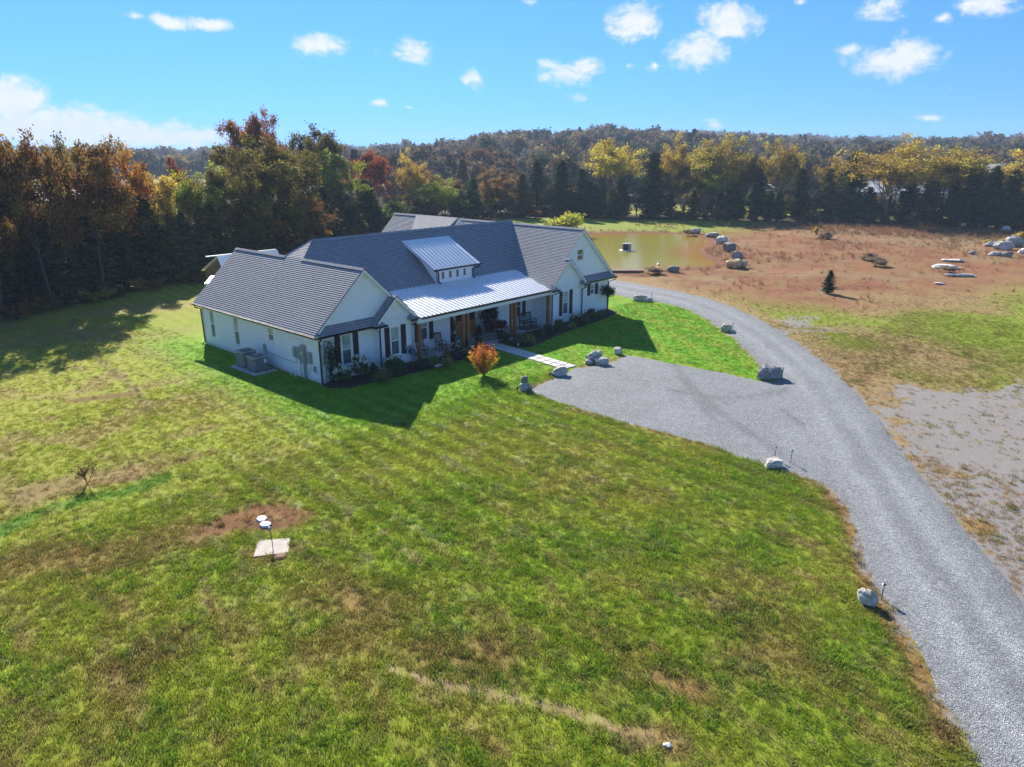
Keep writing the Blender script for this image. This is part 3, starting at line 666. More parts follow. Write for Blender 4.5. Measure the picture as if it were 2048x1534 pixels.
def tuft(seed, blades, h, spread, wid):
    r = np.random.RandomState(seed); ang = r.rand(blades)*6.283; rad = r.rand(blades)**.6*spread
    base = np.c_[np.cos(ang)*rad, np.sin(ang)*rad, np.zeros(blades)]; la = r.rand(blades)*6.283; lean = (.25+.9*r.rand(blades))
    hh = h*(.55+.7*r.rand(blades)); d = np.c_[np.cos(la)*np.sin(lean), np.sin(la)*np.sin(lean), np.cos(lean)]*hh[:, None]
    side = np.c_[-np.sin(la), np.cos(la), np.zeros(blades)]*wid
    mid = base+d*.55+np.c_[np.zeros((blades, 2)), hh*.06]; tip = base+d
    v = np.empty((blades, 5, 3)); v[:, 0] = base-side; v[:, 1] = base+side; v[:, 2] = mid+side*.8; v[:, 3] = mid-side*.8; v[:, 4] = tip
    f = []; me = bpy.data.meshes.new('tuft')
    for k in range(blades): i = k*5; f += [(i, i+1, i+2, i+3), (i+3, i+2, i+4)]
    me.from_pydata(v.reshape(-1, 3).tolist(), [], f)
    a = me.attributes.new('lv', 'FLOAT', 'FACE'); a.data.foreach_set('value', np.repeat(r.rand(blades), 2).astype(np.float32))
    me.materials.append(MAT['grass_blade']); return bpy.data.objects.new('tuft', me)
def in_bed(x, y): return inside(BED, x, y) | inside(BED2, x, y) | inside(HOUSE, x, y)
EXCL = []                                  # rectangles kept clear of grass: x0,x1,y0,y1
WALK_A, WALK_B, WALK_W = np.array([12.42, -8.85]), np.array([13.42, -1.0]), 1.22   # the path leans a little
_wd = (WALK_B-WALK_A)/np.linalg.norm(WALK_B-WALK_A); _wn = np.array([_wd[1], -_wd[0]])
WALKP = np.array([WALK_A-_wn*WALK_W/2, WALK_B-_wn*WALK_W/2, WALK_B+_wn*WALK_W/2, WALK_A+_wn*WALK_W/2])
EXCL.append((-1.9, 0, 4.1, 7.5))
slab = gp([(507,1115),(517,1083),(581,1077),(577,1106)])
def build_grass():
    T = [tuft(s, 22, .075, .11, .0055) for s in range(5)]
    T2 = [tuft(50+s, 26, .15, .14, .007) for s in range(4)]
    pts = []; 
    # density follows the turf; thinner where it is far enough to blur
    for (x0, x1, y0, y1, den) in ((-24, 12, -37, -8, 75), (-24, 12, -8, 6, 34), (12, 34, -24, 0, 26), (-30, 0, 6, 30, 14), (-5, 12, -37, -30, 20), (24, 60, -30, 0, 9), (4, 46, -46, -20, 20)):
        n = int((x1-x0)*(y1-y0)*den); pts.append(np.c_[rs.uniform(x0, x1, n), rs.uniform(y0, y1, n)])
    p = np.vstack(pts); x, y = p.T
    # only ground that the lens or a step aside could see
    d = np.c_[x-CAM[0], y-CAM[1]]; f = np.array([math.sin(YAW), math.cos(YAW)]); ang = np.abs(np.arctan2(d[:, 0]*f[1]-d[:, 1]*f[0], d@f)); r = np.hypot(*d.T)
    p = p[(ang < R(56)) & (r > 7)]; x, y = p.T
    col, grit, grassy, z, side, cl = ground_fields(x, y)
    k = (rs.rand(len(x)) < grassy*(1-grit*.75)) & ~in_bed(x, y) & ~inside(slab, x, y) & ~inside(WALKP, x, y)
    for (a, b, c, e) in EXCL: k &= ~((x > a) & (x < b) & (y > c) & (y < e))
    green = col[:, 1]/(col.sum(1)+1e-6); bare = rs.rand(len(x)) > sst(.36, .44, green)+.42; k &= ~bare
    x, y, z, col, green = x[k], y[k], z[k], col[k], green[k]; n = len(x)
    s = (.75+.6*rs.rand(n))*(1+.5*(fbm(x*.9, y*.9, 33)-.5)); rough = sst(-6, -26, y+.35*x)
    tint = col*(.95+.5*rs.rand(n))[:, None]
    straw = rs.rand(n) < .06; tint[straw] = np.array([.36,.30,.13])*(.7+.5*rs.rand(straw.sum()))[:, None]
    rot = np.c_[np.zeros((n, 2)), rs.rand(n)*6.283]
    big = rs.rand(n) < (.05+.20*rough)*sst(.40, .60, fbm(x*.7, y*.7, 35)); sm = ~big
    # mown low near the house
    mow = np.where(inside(island, x, y) | (np.maximum(sdist(HOUSE, x, y), 0) < 6), .7, 1.0)
    S3 = np.c_[s, s, s*mow]
    scatter('lawn_grass', np.c_[x, y, z][sm], S3[sm], rot[sm], tint[sm], T, 'short mown green and straw coloured lawn grass')
    tb = tint[big]*np.array([.72, .95, .8])
    scatter('coarse_grass_clumps', np.c_[x, y, z][big], S3[big], rot[big], tb, T2, 'taller coarse dark green grass clumps in the lawn')
    print('grass', n, big.sum())
build_grass()
def build_dry_grass():
    T = [tuft(90+s, 16, .55, .16, .010) for s in range(4)]
    n = 26000; x = rs.uniform(30, 150, n); y = rs.uniform(-50, 50, n); col, grit, grassy, z, side, cl = ground_fields(x, y)
    dens = sst(.48, .66, fbm(x*.11, y*.11, 61))*.5+sst(102, 112, x)*.7*sst(40, 10, y)+.05
    dp = sdist(POND, x, y); dens += sst(5, 1, dp)*.35*(dp > .2)
    wd = dist_line(WOODS, x, y); k = side & (rs.rand(n) < dens*np.maximum(cl, .1)) & (dp > .2) & (grit < .4) & (sdist(DRIVE, x, y) > 2.5) & ~inside(np.vstack([WOODS, [(900,-600),(900,900),(-600,900),(-600,-50)]]), x, y)
    x, y, z = x[k], y[k], z[k]; n = len(x); s = .45+.75*rs.rand(n)**1.5
    far = sst(95, 112, x); s = s*(1+.5*far)
    tint = lerp(np.array([.20,.105,.05])*np.ones((n, 3)), np.array([.27,.19,.10]), rs.rand(n))*(.7+.5*rs.rand(n))[:, None]
    tint = lerp(tint, np.array([.22,.085,.04])*np.ones((n, 3)), (fbm(x*.2, y*.2, 66) > .55)*.6)
    scatter('dry_field_grass', np.c_[x, y, z], np.c_[s*1.3, s*1.3, s], np.c_[np.zeros((n, 2)), rs.rand(n)*6.283], tint, T, 'dry rust and straw coloured bunch grass on the clay field')
    print('dry', n)
build_dry_grass()
# ------------------------------------------------------------------ trees
def grow(mb, tips, p, d, L, r, lvl, rr, spread, upw, kids, sides=6):
    n = 4 if lvl else 3; pts = [p.copy()]; dd = d/np.linalg.norm(d)
    for k in range(n):
        dd = dd+rr.normal(size=3)*.13+np.array([0, 0, upw]); dd /= np.linalg.norm(dd); pts.append(pts[-1]+dd*L/n)
    mb.tube(pts, list(np.linspace(r, r*.45, n+1)), sides if lvl > 1 else 4, cap=False)
    if lvl == 0:
        tips.append(pts[-1]); tips.append(pts[-2]*.5+pts[-1]*.5); return
    if lvl == 1: tips.append(pts[-1])
    for k in range(kids):
        t = .35+.65*(k+rr.rand())/kids; i = min(int(t*n), n-1); q = pts[i]+(pts[i+1]-pts[i])*(t*n-i)
        ax = rand_unit(1, rr)[0]; ax = np.cross(dd, ax); ax /= np.linalg.norm(ax)+1e-9; a = spread*(.6+.8*rr.rand())
        nd = dd*math.cos(a)+ax*math.sin(a); grow(mb, tips, q, nd, L*(.55+.2*rr.rand()), max(r*.5, .012), lvl-1, rr, spread, upw, kids, sides)
def make_tree(kind, seed, H=14.0, bark='bark'):
    rr = np.random.RandomState(seed); mb = MB(); tips = []
    if kind in ('oak', 'round', 'maple'):
        clear = {'oak': .34, 'round': .14, 'maple': .2}[kind]; wide = {'oak': .26, 'round': .40, 'maple': .34}[kind]
        pts = [np.array([0, 0, -.2])]; d = np.array([0, 0, 1.])
        for k in range(7): pts.append(pts[-1]+(np.array([0, 0, 1])+np.append(rr.normal(size=2)*.09, 0))*H*.84/7)
        mb.tube(pts, list(np.linspace(H*.022, H*.005, 8)), 8, cap=False); tips.append(pts[-1])
        nl = 13
        for k in range(nl):
            t = clear+(.80-clear)*(k+.4*rr.rand())/nl; zz = t*H; i = np.searchsorted([q[2] for q in pts], zz)-1; i = max(0, min(i, 6))
            q = pts[i]+(pts[i+1]-pts[i])*((zz-pts[i][2])/(pts[i+1][2]-pts[i][2]))
            a = k*2.4+rr.rand()*.8; rise = .35+.9*t; L = H*wide*(1.15-abs(t-.5)*.9)*(.8+.4*rr.rand())
            grow(mb, tips, q, np.array([math.cos(a), math.sin(a), rise]), L, H*.009*(1.2-t), 2, rr, .62, .05, 3)
        nleaf, sig, size = {'oak': (14500, .46, .36), 'round': (27000, .50, .36), 'maple': (19000, .48, .36)}[kind]
    elif kind in ('vase', 'bare'):
        st = rr.normal(size=2)*.03; f = np.array([st[0]*H, st[1]*H, H*.20]); mb.tube([(0, 0, -.2), f*.5, f], [H*.020, H*.017, H*.014], 8, cap=False)
        n = 7
        for k in range(n):
            a = k*6.283/n+rr.rand()*.7; tl = .16+.26*rr.rand(); d = np.array([math.cos(a)*tl, math.sin(a)*tl, 1])
            grow(mb, tips, f-np.array([0, 0, rr.rand()*H*.06]), d, H*(.50+.14*rr.rand()), H*.0095, 2 if kind == 'vase' else 3, rr, .36, .06, 4 if kind == 'vase' else 3, 5)
        nleaf, sig, size = (14500, .48, .34) if kind == 'vase' else (900, .6, .24)
    elif kind == 'cedar':
        mb.tube([(0, 0, -.2), (rr.normal()*.1, rr.normal()*.1, H*.5), (0, 0, H*.97)], [H*.018, H*.011, .02], 7, cap=False)
        C = []; D = []; wob = rr.rand(6)*6.283
        for k in range(230):
            t = .05+.93*(k+rr.rand())/230; a = rr.rand()*6.283
            env = (min(1, (t/.16)**.6) if t < .16 else 1)*(1-t)**.72*(.86+.22*math.sin(3*a+wob[0]+t*5)+.14*math.sin(2*a+wob[1]-t*9))
            rad = max(.12, .20*H*env)*(.7+.5*rr.rand()); m = int(10+38*(rad/(.2*H)))
            s = rr.rand(m)**.6; dirv = np.array([math.cos(a), math.sin(a)])
            q = np.c_[dirv[0]*s*rad, dirv[1]*s*rad, t*H+s*rad*.30-s*s*rad*.12]+rr.normal(size=(m, 3))*np.array([.20, .20, .17])
            C.append(q); D.append(np.full(m, rr.rand()))
            if k % 4 == 0: mb.tube([(0, 0, t*H), (dirv[0]*rad*.8, dirv[1]*rad*.8, t*H+rad*.2)], [.04, .012], 4, cap=False)
        c = np.vstack(C); cv = np.concatenate(D); t, b = leaf_frames(len(c), .46, .42, .1, rr); t[:, 2] = np.abs(t[:, 2])
        tm = mb.obj('trunk', bark).data; lm = leaf_mesh('crown', c, t, b, rr.rand(len(c)), cv, 'needles'); return tm, lm
    elif kind == 'bush':
        for k in range(7):
            a = rr.rand()*6.283; grow(mb, tips, np.array([0, 0, 0.]), np.array([math.cos(a)*.6, math.sin(a)*.6, 1]), H*(.5+.2*rr.rand()), .05, 2, rr, .5, .02, 3, 4)
        nleaf, sig, size = 4200, .34, .30
    tips = np.array(tips); per = rr.randint(0, len(tips), nleaf); cvt = rr.rand(len(tips))
    # clumps keep gaps between them
    c = tips[per]+rr.normal(size=(nleaf, 3))*sig*np.array([1, 1, .8]); t, b = leaf_frames(nleaf, size, .6, .25, rr)
    c[:, 2] = np.maximum(c[:, 2], .15)
    tm = mb.obj('trunk', bark).data; lm = leaf_mesh('crown', c, t, b, rr.rand(nleaf), cvt[per], 'leaves'); return tm, lm
def dims(lm):
    co = np.zeros(len(lm.vertices)*3, np.float32); lm.vertices.foreach_get('co', co); co = co.reshape(-1, 3)
    return float(np.percentile(np.hypot(co[:, 0], co[:, 1]), 95)), float(co[:, 2].max())
TREES = {}
def build_templates():
    for kind, seeds in (('oak', (1, 2, 3)), ('round', (4, 5)), ('maple', (6, 7)), ('vase', (8, 9, 10)), ('bare', (11, 12)), ('cedar', (13, 14, 15)), ('bush', (16, 17))):
        TREES[kind] = []
        for s in seeds:
            tm, lm = make_tree(kind, s, 14 if kind != 'bush' else 3.2, 'bark_pale' if kind in ('bare', 'vase') else 'bark'); TREES[kind].append((tm, lm)+dims(lm))
    for o in [o for o in COL.objects if o.name.startswith('trunk')]: bpy.data.objects.remove(o)
build_templates()
COLORS = {'rust': (.25,.095,.024), 'orange': (.36,.15,.028), 'brown': (.20,.105,.030), 'olive': (.150,.120,.028), 'gold': (.43,.305,.050), 'yellow': (.54,.43,.055), 'lime': (.31,.32,.040),
          'tan': (.32,.19,.070), 'green': (.085,.115,.028), 'cedar': (.058,.080,.026), 'cedar_blue': (.062,.086,.046), 'cedar_brown': (.13,.105,.034), 'grey': (.18,.145,.11), 'red': (.26,.07,.026)}
WORD = {'rust': 'rust brown', 'orange': 'orange', 'brown': 'dull brown', 'olive': 'olive brown', 'gold': 'golden', 'yellow': 'yellow', 'lime': 'yellow green', 'tan': 'tan', 'green': 'dark green',
        'cedar': 'dark green', 'cedar_blue': 'blue green', 'cedar_brown': 'brownish green', 'grey': 'grey brown', 'red': 'dark red'}
NAMES = {'oak': 'oak_tree', 'round': 'broad_tree', 'maple': 'maple_tree', 'vase': 'elm_tree', 'bare': 'bare_tree', 'cedar': 'cedar_tree', 'bush': 'woodland_bush'}
KINDW = {'oak': 'tall oak', 'round': 'broad dense tree', 'maple': 'round headed tree', 'vase': 'fan shaped elm', 'bare': 'nearly leafless tree', 'cedar': 'evergreen cedar', 'bush': 'low bush'}
tree_count = [0]
def plant(kind, x, y, height, width, color, label, group, rz=None):
    k = tree_count[0]; tree_count[0] += 1; r = random.Random(k*77+5)
    tm, lm, rad, hh = TREES[kind][r.randrange(len(TREES[kind]))]
    o = thing(NAMES[kind], label, 'bush' if kind == 'bush' else 'tree', (x, y, -.03), r.random()*6.28 if rz is None else rz, group)
    s = height/hh; w = width/2/rad; w = min(max(w, s*.55), s*1.9)
    o.scale = (w, w, s)
    c = COLORS[color]; j = 1+(r.random()-.5)*.3; col = (c[0]*j*(1+(r.random()-.5)*.14), c[1]*j, c[2]*j, 1)
    for nm, me in (('trunk', tm), ('crown', lm)):
        q = link(nm, me, o); q.color = col
    return o
def line_dist(px):
    xs = [p[0] for p in woods_line_px]; py = np.interp(px, xs, [p[1] for p in woods_line_px]); q = g(px, py); return math.hypot(q[0]-CAM[0], q[1]-CAM[1])
def place(px, top, wpx, kind, color, setback, label, group='trees along the edge of the wood'):
    d = line_dist(px)+setback; b = bearing(px); x, y = CAM[0]+b[0]*d, CAM[1]+b[1]*d
    h = zat(px, top, d)*(1.0 if kind == 'cedar' else 1.07); w = wpx*d/FPX*(1.22 if kind == 'vase' else 1.05)
    return plant(kind, x, y, max(h, 1.2), w, color, label, group)
KEY = [ # photo column, top row, width in px, kind, colour, metres behind the edge, where it stands
 (-60,290,130,'oak','brown',3,'beyond the yellow meadow left of the house'), (45,272,120,'oak','brown',2,'at the meadow corner with twin dark trunks'), (100,283,90,'oak','olive',6,'rising between the rust brown oaks'),
 (165,288,140,'oak','brown',1,'above the long tree shadow on the meadow'), (215,305,110,'oak','orange',5,'just before the gap towards the far hill'), (10,470,90,'bush','lime',0,''),
 (290,335,120,'maple','gold',7,'between the oaks and the dark cedars'), (340,325,90,'maple','red',22,'peeping over the golden maple'), (268,372,75,'cedar','cedar',4,'beside the golden maple'),
 (385,335,90,'vase','lime',9,'beside the far hill gap'), (345,420,90,'cedar','cedar_blue',2,'low in front of the golden maple'), (405,400,90,'cedar','cedar',4,'left of the great olive tree'),
 (520,280,215,'round','olive',8,'the great dense one behind the left wing roof'), (505,222,95,'maple','rust',32,'tallest, above the great olive tree'), (545,250,80,'maple','rust',34,'touching the tallest rust crown'), (630,256,115,'oak','olive',26,'high behind the right of the great tree'),
 (450,345,120,'round','olive',6,'lower one leaning on the great olive tree'), (575,330,130,'round','olive',5,'in front of the great olive tree by the roof hip'), (470,420,120,'cedar','cedar_brown',3,'under the great olive tree'), (590,400,110,'maple','brown',4,'under the great olive tree'), (662,303,115,'maple','lime',16,'with a domed top behind the main roof'),
 (640,370,80,'cedar','cedar',5,'nearest the shingle valley'), (690,390,75,'cedar','cedar_blue',4,'in the cedar clump behind the main ridge'), (732,358,85,'cedar','cedar',6,'tallest of the clump behind the main ridge'),
 (745,302,95,'maple','red',24,'behind the cedar clump'), (785,315,70,'bare','grey',14,'left of the slender golden elm'), (822,300,60,'vase','gold',10,'slender one over the rear gable'), (868,352,80,'vase','lime',4,'in front of the slender golden elm'), (840,300,90,'bare','grey',26,'behind the slender golden elm'),
 (905,345,70,'bare','tan',9,'beside the dark bushy cedar'), (945,355,100,'cedar','cedar',3,'bushy one over the main ridge end'), (992,338,100,'maple','tan',8,'behind the right wing roof'), (1045,345,90,'cedar','cedar_brown',3,'right of the tan maple'), (1075,318,80,'cedar','cedar_blue',14,'pale one behind the yellow forsythia'),
 (1125,318,90,'cedar','cedar',4,'tall one above the grass strip by the pond'), (1165,335,80,'cedar','cedar',3,'at the left end of the pond bank'), (1105,330,80,'bare','grey',15,'between the cedars over the forsythia'),
 (1222,285,100,'vase','yellow',18,'bright one behind the pond'), (1195,365,80,'cedar','cedar_blue',3,'below the bright yellow elm'), (1245,352,80,'cedar','cedar',2,'in front of the bright yellow elm'), (1280,350,70,'bare','tan',8,'right of the bright yellow elm'),
 (1310,302,80,'cedar','cedar',6,'tall one over the far end of the pond'), (1352,268,75,'vase','gold',12,'tall narrow one over the pond end'), (1375,330,80,'vase','olive',4,'before the tall narrow elm'), (1395,380,70,'cedar','cedar',2,'at the start of the clay field'),
 (1442,273,95,'vase','gold',8,'leaning one in the middle of the field edge'), (1420,340,70,'vase','lime',4,'below the leaning golden elm'), (1500,292,80,'vase','olive',10,'right of the leaning golden elm'), (1470,360,80,'cedar','cedar_brown',3,'under the leaning golden elm'), (1525,345,85,'cedar','cedar',4,'mid field edge with a broad foot'),
 (1565,285,70,'vase','gold',16,'half hidden behind the mid edge cedars'), (1570,380,80,'cedar','cedar_blue',2,'low one at mid edge'), (1610,335,90,'cedar','cedar',5,'dense one left of the grey gap'), (1640,350,90,'bare','grey',10,'in the grey gap'), (1665,335,80,'cedar','cedar_brown',4,'right of the grey gap'),
 (1715,300,85,'cedar','cedar',5,'pointed one left of the widest golden elm'), (1690,320,70,'vase','gold',14,'behind the pointed cedar'), (1792,272,135,'vase','gold',3,'the widest, above the straw grass bank'), (1760,385,70,'cedar','cedar',2,'at the foot of the widest golden elm'), (1835,345,80,'cedar','cedar',6,'right of the widest golden elm'),
 (1905,292,125,'vase','gold',9,'sparse one near the boulder pile'), (1870,355,90,'cedar','cedar_brown',3,'dark one under the sparse elm'), (1925,360,80,'cedar','cedar',3,'behind the boulder pile'), (1965,322,70,'cedar','cedar',6,'pointed one by the far pale roofs'), (2000,330,80,'cedar','cedar',4,'beside the far pale roofs'), (2040,335,90,'cedar','cedar',3,'above the yellow saplings'),
 (2110,300,120,'vase','gold',6,'past the boulder pile'), (2160,335,90,'cedar','cedar',4,'past the boulder pile'), (2230,320,100,'maple','tan',6,'past the boulder pile'), (-140,300,140,'oak','olive',3,'at the far left of the meadow'), (-220,310,130,'maple','rust',2,'at the far left of the meadow')]
MARKS = [(-60,'by the far left meadow corner'),(150,'among the rust brown oaks'),(270,'behind the golden maple'),(430,'left of the great olive tree'),(560,'under the great olive tree'),(700,'behind the main roof'),(860,'behind the rear gable'),(1010,'behind the right wing ridge'),(1150,'behind the grass strip'),(1290,'behind the pond'),(1420,'where the clay field begins'),(1560,'behind the yellow field sapling'),(1680,'by the grey gap'),(1850,'under the widest golden elm'),(1980,'behind the boulder pile'),(9999,'past the boulder pile')]
def mark(px): return next(m for lim, m in MARKS if px <= lim)
def build_woods():
    for (px, top, w, kind, c, sb, where) in KEY:
        if kind == 'bush': continue
        place(px, top, w, kind, c, sb, f"{WORD[c]} {KINDW[kind]} {where}".strip())
    # ranks behind the edge: look-alikes that only their place tells apart
    rr = random.Random(31); fill = [('cedar', 'cedar'), ('cedar', 'cedar_blue'), ('maple', 'brown'), ('maple', 'olive'), ('bare', 'grey'), ('oak', 'olive'), ('vase', 'tan'), ('cedar', 'cedar_brown')]
    px = -260
    while px < 2300:
        kind, c = rr.choice(fill)
        if px > 1050 and kind in ('oak', 'maple'): kind, c = ('cedar', 'cedar')
        if kind == 'cedar': top = rr.uniform(345, 415) if px > 640 else rr.uniform(385, 450)
        else: top = rr.uniform(350, 395) if px > 640 else rr.uniform(360, 420)
        if px < 240 and kind != 'cedar': top = rr.uniform(330, 380)
        place(px, top, rr.uniform(60, 90) if px > 640 else rr.uniform(80, 120), kind, c, rr.uniform(1, 9) if kind == 'cedar' else rr.uniform(6, 20), f"{WORD[c]} {KINDW[kind]} in the packed rank {mark(px)}", f'packed {WORD[c]} {kind} rank {mark(px)}')
        px += rr.uniform(26, 40) if px < 400 else rr.uniform(17, 27) if px < 1250 else rr.uniform(24, 40)
    # undergrowth along the edge
    px = -200
    bc = [('green', 'dark green'), ('lime', 'yellow green'), ('brown', 'dull brown'), ('olive', 'olive brown'), ('gold', 'golden')]
    while px < 2250:
        c, wd = rr.choice(bc if px < 700 else bc[:1]+bc[2:4]); d = line_dist(px)+rr.uniform(-.6, 3.0); b = bearing(px); h = rr.uniform(.7, 1.7) if px < 420 else rr.uniform(1.0, 2.4)
        plant('bush', CAM[0]+b[0]*d, CAM[1]+b[1]*d, h, h*rr.uniform(1.1, 1.7), c, f'{wd} low bush at the wood foot {mark(px)}', f'{wd} undergrowth {mark(px)}')
        px += rr.uniform(24, 44)
    # dark thicket deeper in the wood closes the view between the trunks
    px = -240
    while px < 2280:
        c, wd = rr.choice([('green', 'dark green'), ('brown', 'dull brown'), ('olive', 'olive brown')]); d = line_dist(px)+(rr.uniform(9, 26) if px < 420 else rr.uniform(4, 24)); b = bearing(px); h = rr.uniform(4.0, 7.0)
        if px < 420 and rr.random() < .45: c, wd = rr.choice([('gold', 'golden'), ('orange', 'orange'), ('lime', 'yellow green')])
        plant('bush', CAM[0]+b[0]*d, CAM[1]+b[1]*d, h, h*rr.uniform(1.2, 1.7), c, f'{wd} understorey thicket between trunks {mark(px)}', f'{wd} thickets {mark(px)}'); px += rr.uniform(30, 50) if px < 420 else rr.uniform(20, 34) if px < 1150 else rr.uniform(60, 110)
    # single plants
    q = g(1124, 470); o = plant('bush', q[0], q[1], 4.3, 6.2, 'lime', 'bright yellow green rounded bush showing above the right wing ridge', None)
    for ch in o.children: ch.color = (.46, .46, .05, 1)
build_woods()

# ------------------------------------------------------------------ hills and far forest
rid1 = [(-400,345),(0,345),(220,345),(440,342),(640,330),(760,303),(900,288),(1000,274),(1100,272),(1200,262),(1300,266),(1400,274),(1500,280),(1600,286),(1700,290),(1800,292),(1900,286),(1990,276),(2048,280),(2400,290)]
rid2 = [(-400,312),(0,312),(220,309),(330,316),(440,304),(560,306),(700,299),(900,296),(1100,285),(1300,272),(1500,276),(1700,283),(1900,285),(2048,283),(2400,290)]
TH = 12.0
def az_px(az):                              # photo column of a horizontal bearing
    a = az-YAW; return 1024+FPX*np.tan(np.clip(a, -1.2, 1.2))/math.cos(PITCH)
def ridge_z(az, r0, tab, tree):
    px = az_px(az); py = np.interp(px, [p[0] for p in tab], [p[1] for p in tab])
    tz = np.tan(np.clip((308.3-py)/FPX*math.cos(PITCH)**2, -1, 1)); a = az-YAW
    return np.maximum(CAM[2]+r0*(308.3-py)/FPX*np.cos(a)*1.02-tree, -1)
R1, R2 = 560.0, 1250.0
def hill_h(az, r):
    h1 = ridge_z(az, R1, rid1, TH); h2 = ridge_z(az, R2, rid2, TH+2)
    a = h1*sst(230, R1, r)*np.where(r > R1, 1-.35*sst(R1, 800, r), 1)
    b = h2*sst(760, R2, r)
    n = (fbm(r*.012+az*3, az*14, 81)-.5)*5*sst(240, 330, r)
    return np.maximum(a, b)+n*np.where(r > R1-60, .4, 1)-.8*(r < 235)
def build_hills():
    azs = np.linspace(YAW-1.15, YAW+1.15, 240); rs_ = np.r_[np.linspace(205, 800, 60), np.linspace(815, 1400, 30)]
    A, RR = np.meshgrid(azs, rs_); h = hill_h(A.ravel(), RR.ravel()); x = CAM[0]+np.sin(A.ravel())*RR.ravel(); y = CAM[1]+np.cos(A.ravel())*RR.ravel()
    n = len(azs); idx = np.arange(A.size).reshape(A.shape)
    q = np.c_[idx[:-1, :-1].ravel(), idx[:-1, 1:].ravel(), idx[1:, 1:].ravel(), idx[1:, :-1].ravel()]
    me = raw_mesh('hills', np.c_[x, y, h], q); me.materials.append(MAT['hill_soil']); me.polygons.foreach_set('use_smooth', np.ones(len(q), bool)); struct(link('hills', me))
    # forest: whole crowns, a few hundred leaf clumps each
    def small(seed, conic):
        r = np.random.RandomState(seed); n = 850
        if conic: t = r.rand(n)**.7; a = r.rand(n)*6.283; w = (1-t)*.30*12+.2; c = np.c_[np.cos(a)*w*r.rand(n)**.4, np.sin(a)*w*r.rand(n)**.4, .8+t*11]
        else:
            k = 26; cc = rand_unit(k, r)*np.array([3.6, 3.6, 3.7])*(.55+.45*r.rand(k))[:, None]+np.array([0, 0, 7.4]); p = r.randint(0, k, n); c = cc[p]+r.normal(size=(n, 3))*.85
        t_, b_ = leaf_frames(n, 1.25, .75, .2, r); me = leaf_mesh('far_tree', c, t_, b_, r.rand(n), (r.rand(26)[p] if not conic else r.rand(n)), 'forest_leaves')
        return bpy.data.objects.new('far_tree', me)
    T = [small(s, False) for s in range(4)]+[small(9, True)]
    pal = 1.35*np.array([(.12,.082,.052),(.14,.10,.058),(.10,.09,.045),(.12,.092,.066),(.20,.14,.05),(.14,.08,.045),(.055,.068,.038),(.14,.115,.08),(.26,.19,.06)]); pw = np.array([.2,.15,.15,.17,.09,.06,.07,.08,.03])
    for nm, r0, r1, n, lab in (('hillside_forest', 215, 700, 5200, 'autumn forest in grey brown and gold covering the near hillside'), ('distant_forest', 690, 1300, 6400, 'hazy blue brown forest on the distant ridge')):
        az = rs.uniform(YAW-.95, YAW+.95, n); r = np.sqrt(rs.uniform(r0**2, r1**2, n)); h = hill_h(az, r)
        keep = (r > 250) | (rs.rand(n) < .8); az, r, h = az[keep], r[keep], h[keep]; n = len(az)
        # clearings
        cl = fbm(np.sin(az)*r*.009, np.cos(az)*r*.009, 91) < .34; cl |= (r < 430) & (az_px(az) < 660+60*fbm(r*.02, az*9, 5)); az, r, h = az[~cl], r[~cl], h[~cl]; n = len(az)
        s = (.7+.55*rs.rand(n))*(1 if nm[0] == 'h' else 1.35); tint = pal[rs.choice(len(pal), n, p=pw)]*(.75+.5*rs.rand(n))[:, None]
        scatter(nm, np.c_[CAM[0]+np.sin(az)*r, CAM[1]+np.cos(az)*r, h-.5], np.c_[s*1.1, s*1.1, s*(.8+.35*rs.rand(n))], np.c_[np.zeros((n, 2)), rs.rand(n)*6.283], tint, T, lab)
build_hills()
def far_building(px, dist, w, dep, h, rz, label):
    b = bearing(px); o = thing('far_warehouse', label, 'building', (CAM[0]+b[0]*dist, CAM[1]+b[1]*dist, 0), rz)
    m = MB(); m.box(-w/2, w/2, -dep/2, dep/2, -.5, h); m.obj('wall', 'far_wall', o)
    m = MB(); m.prism([(-w/2-.5, -dep/2-.5, h), (-w/2-.5, dep/2+.5, h), (-w/2-.5, 0, h+dep*.16)], (w+1, 0, 0)); m.obj('roof', 'far_roof', o)
    m = MB(); k = int(w/9)
    for i in range(k): 
        d = MB(); x0 = -w/2+(i+.5)*w/k; d.box(x0-1.6, x0+1.6, -dep/2-.06, -dep/2+.02, .2, 3.6); d.obj('loading_door', 'far_roof', o)
far_building(2005, 236, 30, 18, 7.6, -.9, 'pale warehouse beyond the pointed cedar by the boulder pile')
far_building(1720, 232, 60, 20, 3.6, -1.0, 'low pale warehouse glimpsed through trunks under the widest elm')
far_building(1880, 226, 40, 16, 3.4, -1.1, 'low pale warehouse glimpsed through trunks under the sparse elm')
far_building(60, 150, 30, 14, 4.6, .3, 'pale warehouse glimpsed between the rust oaks')
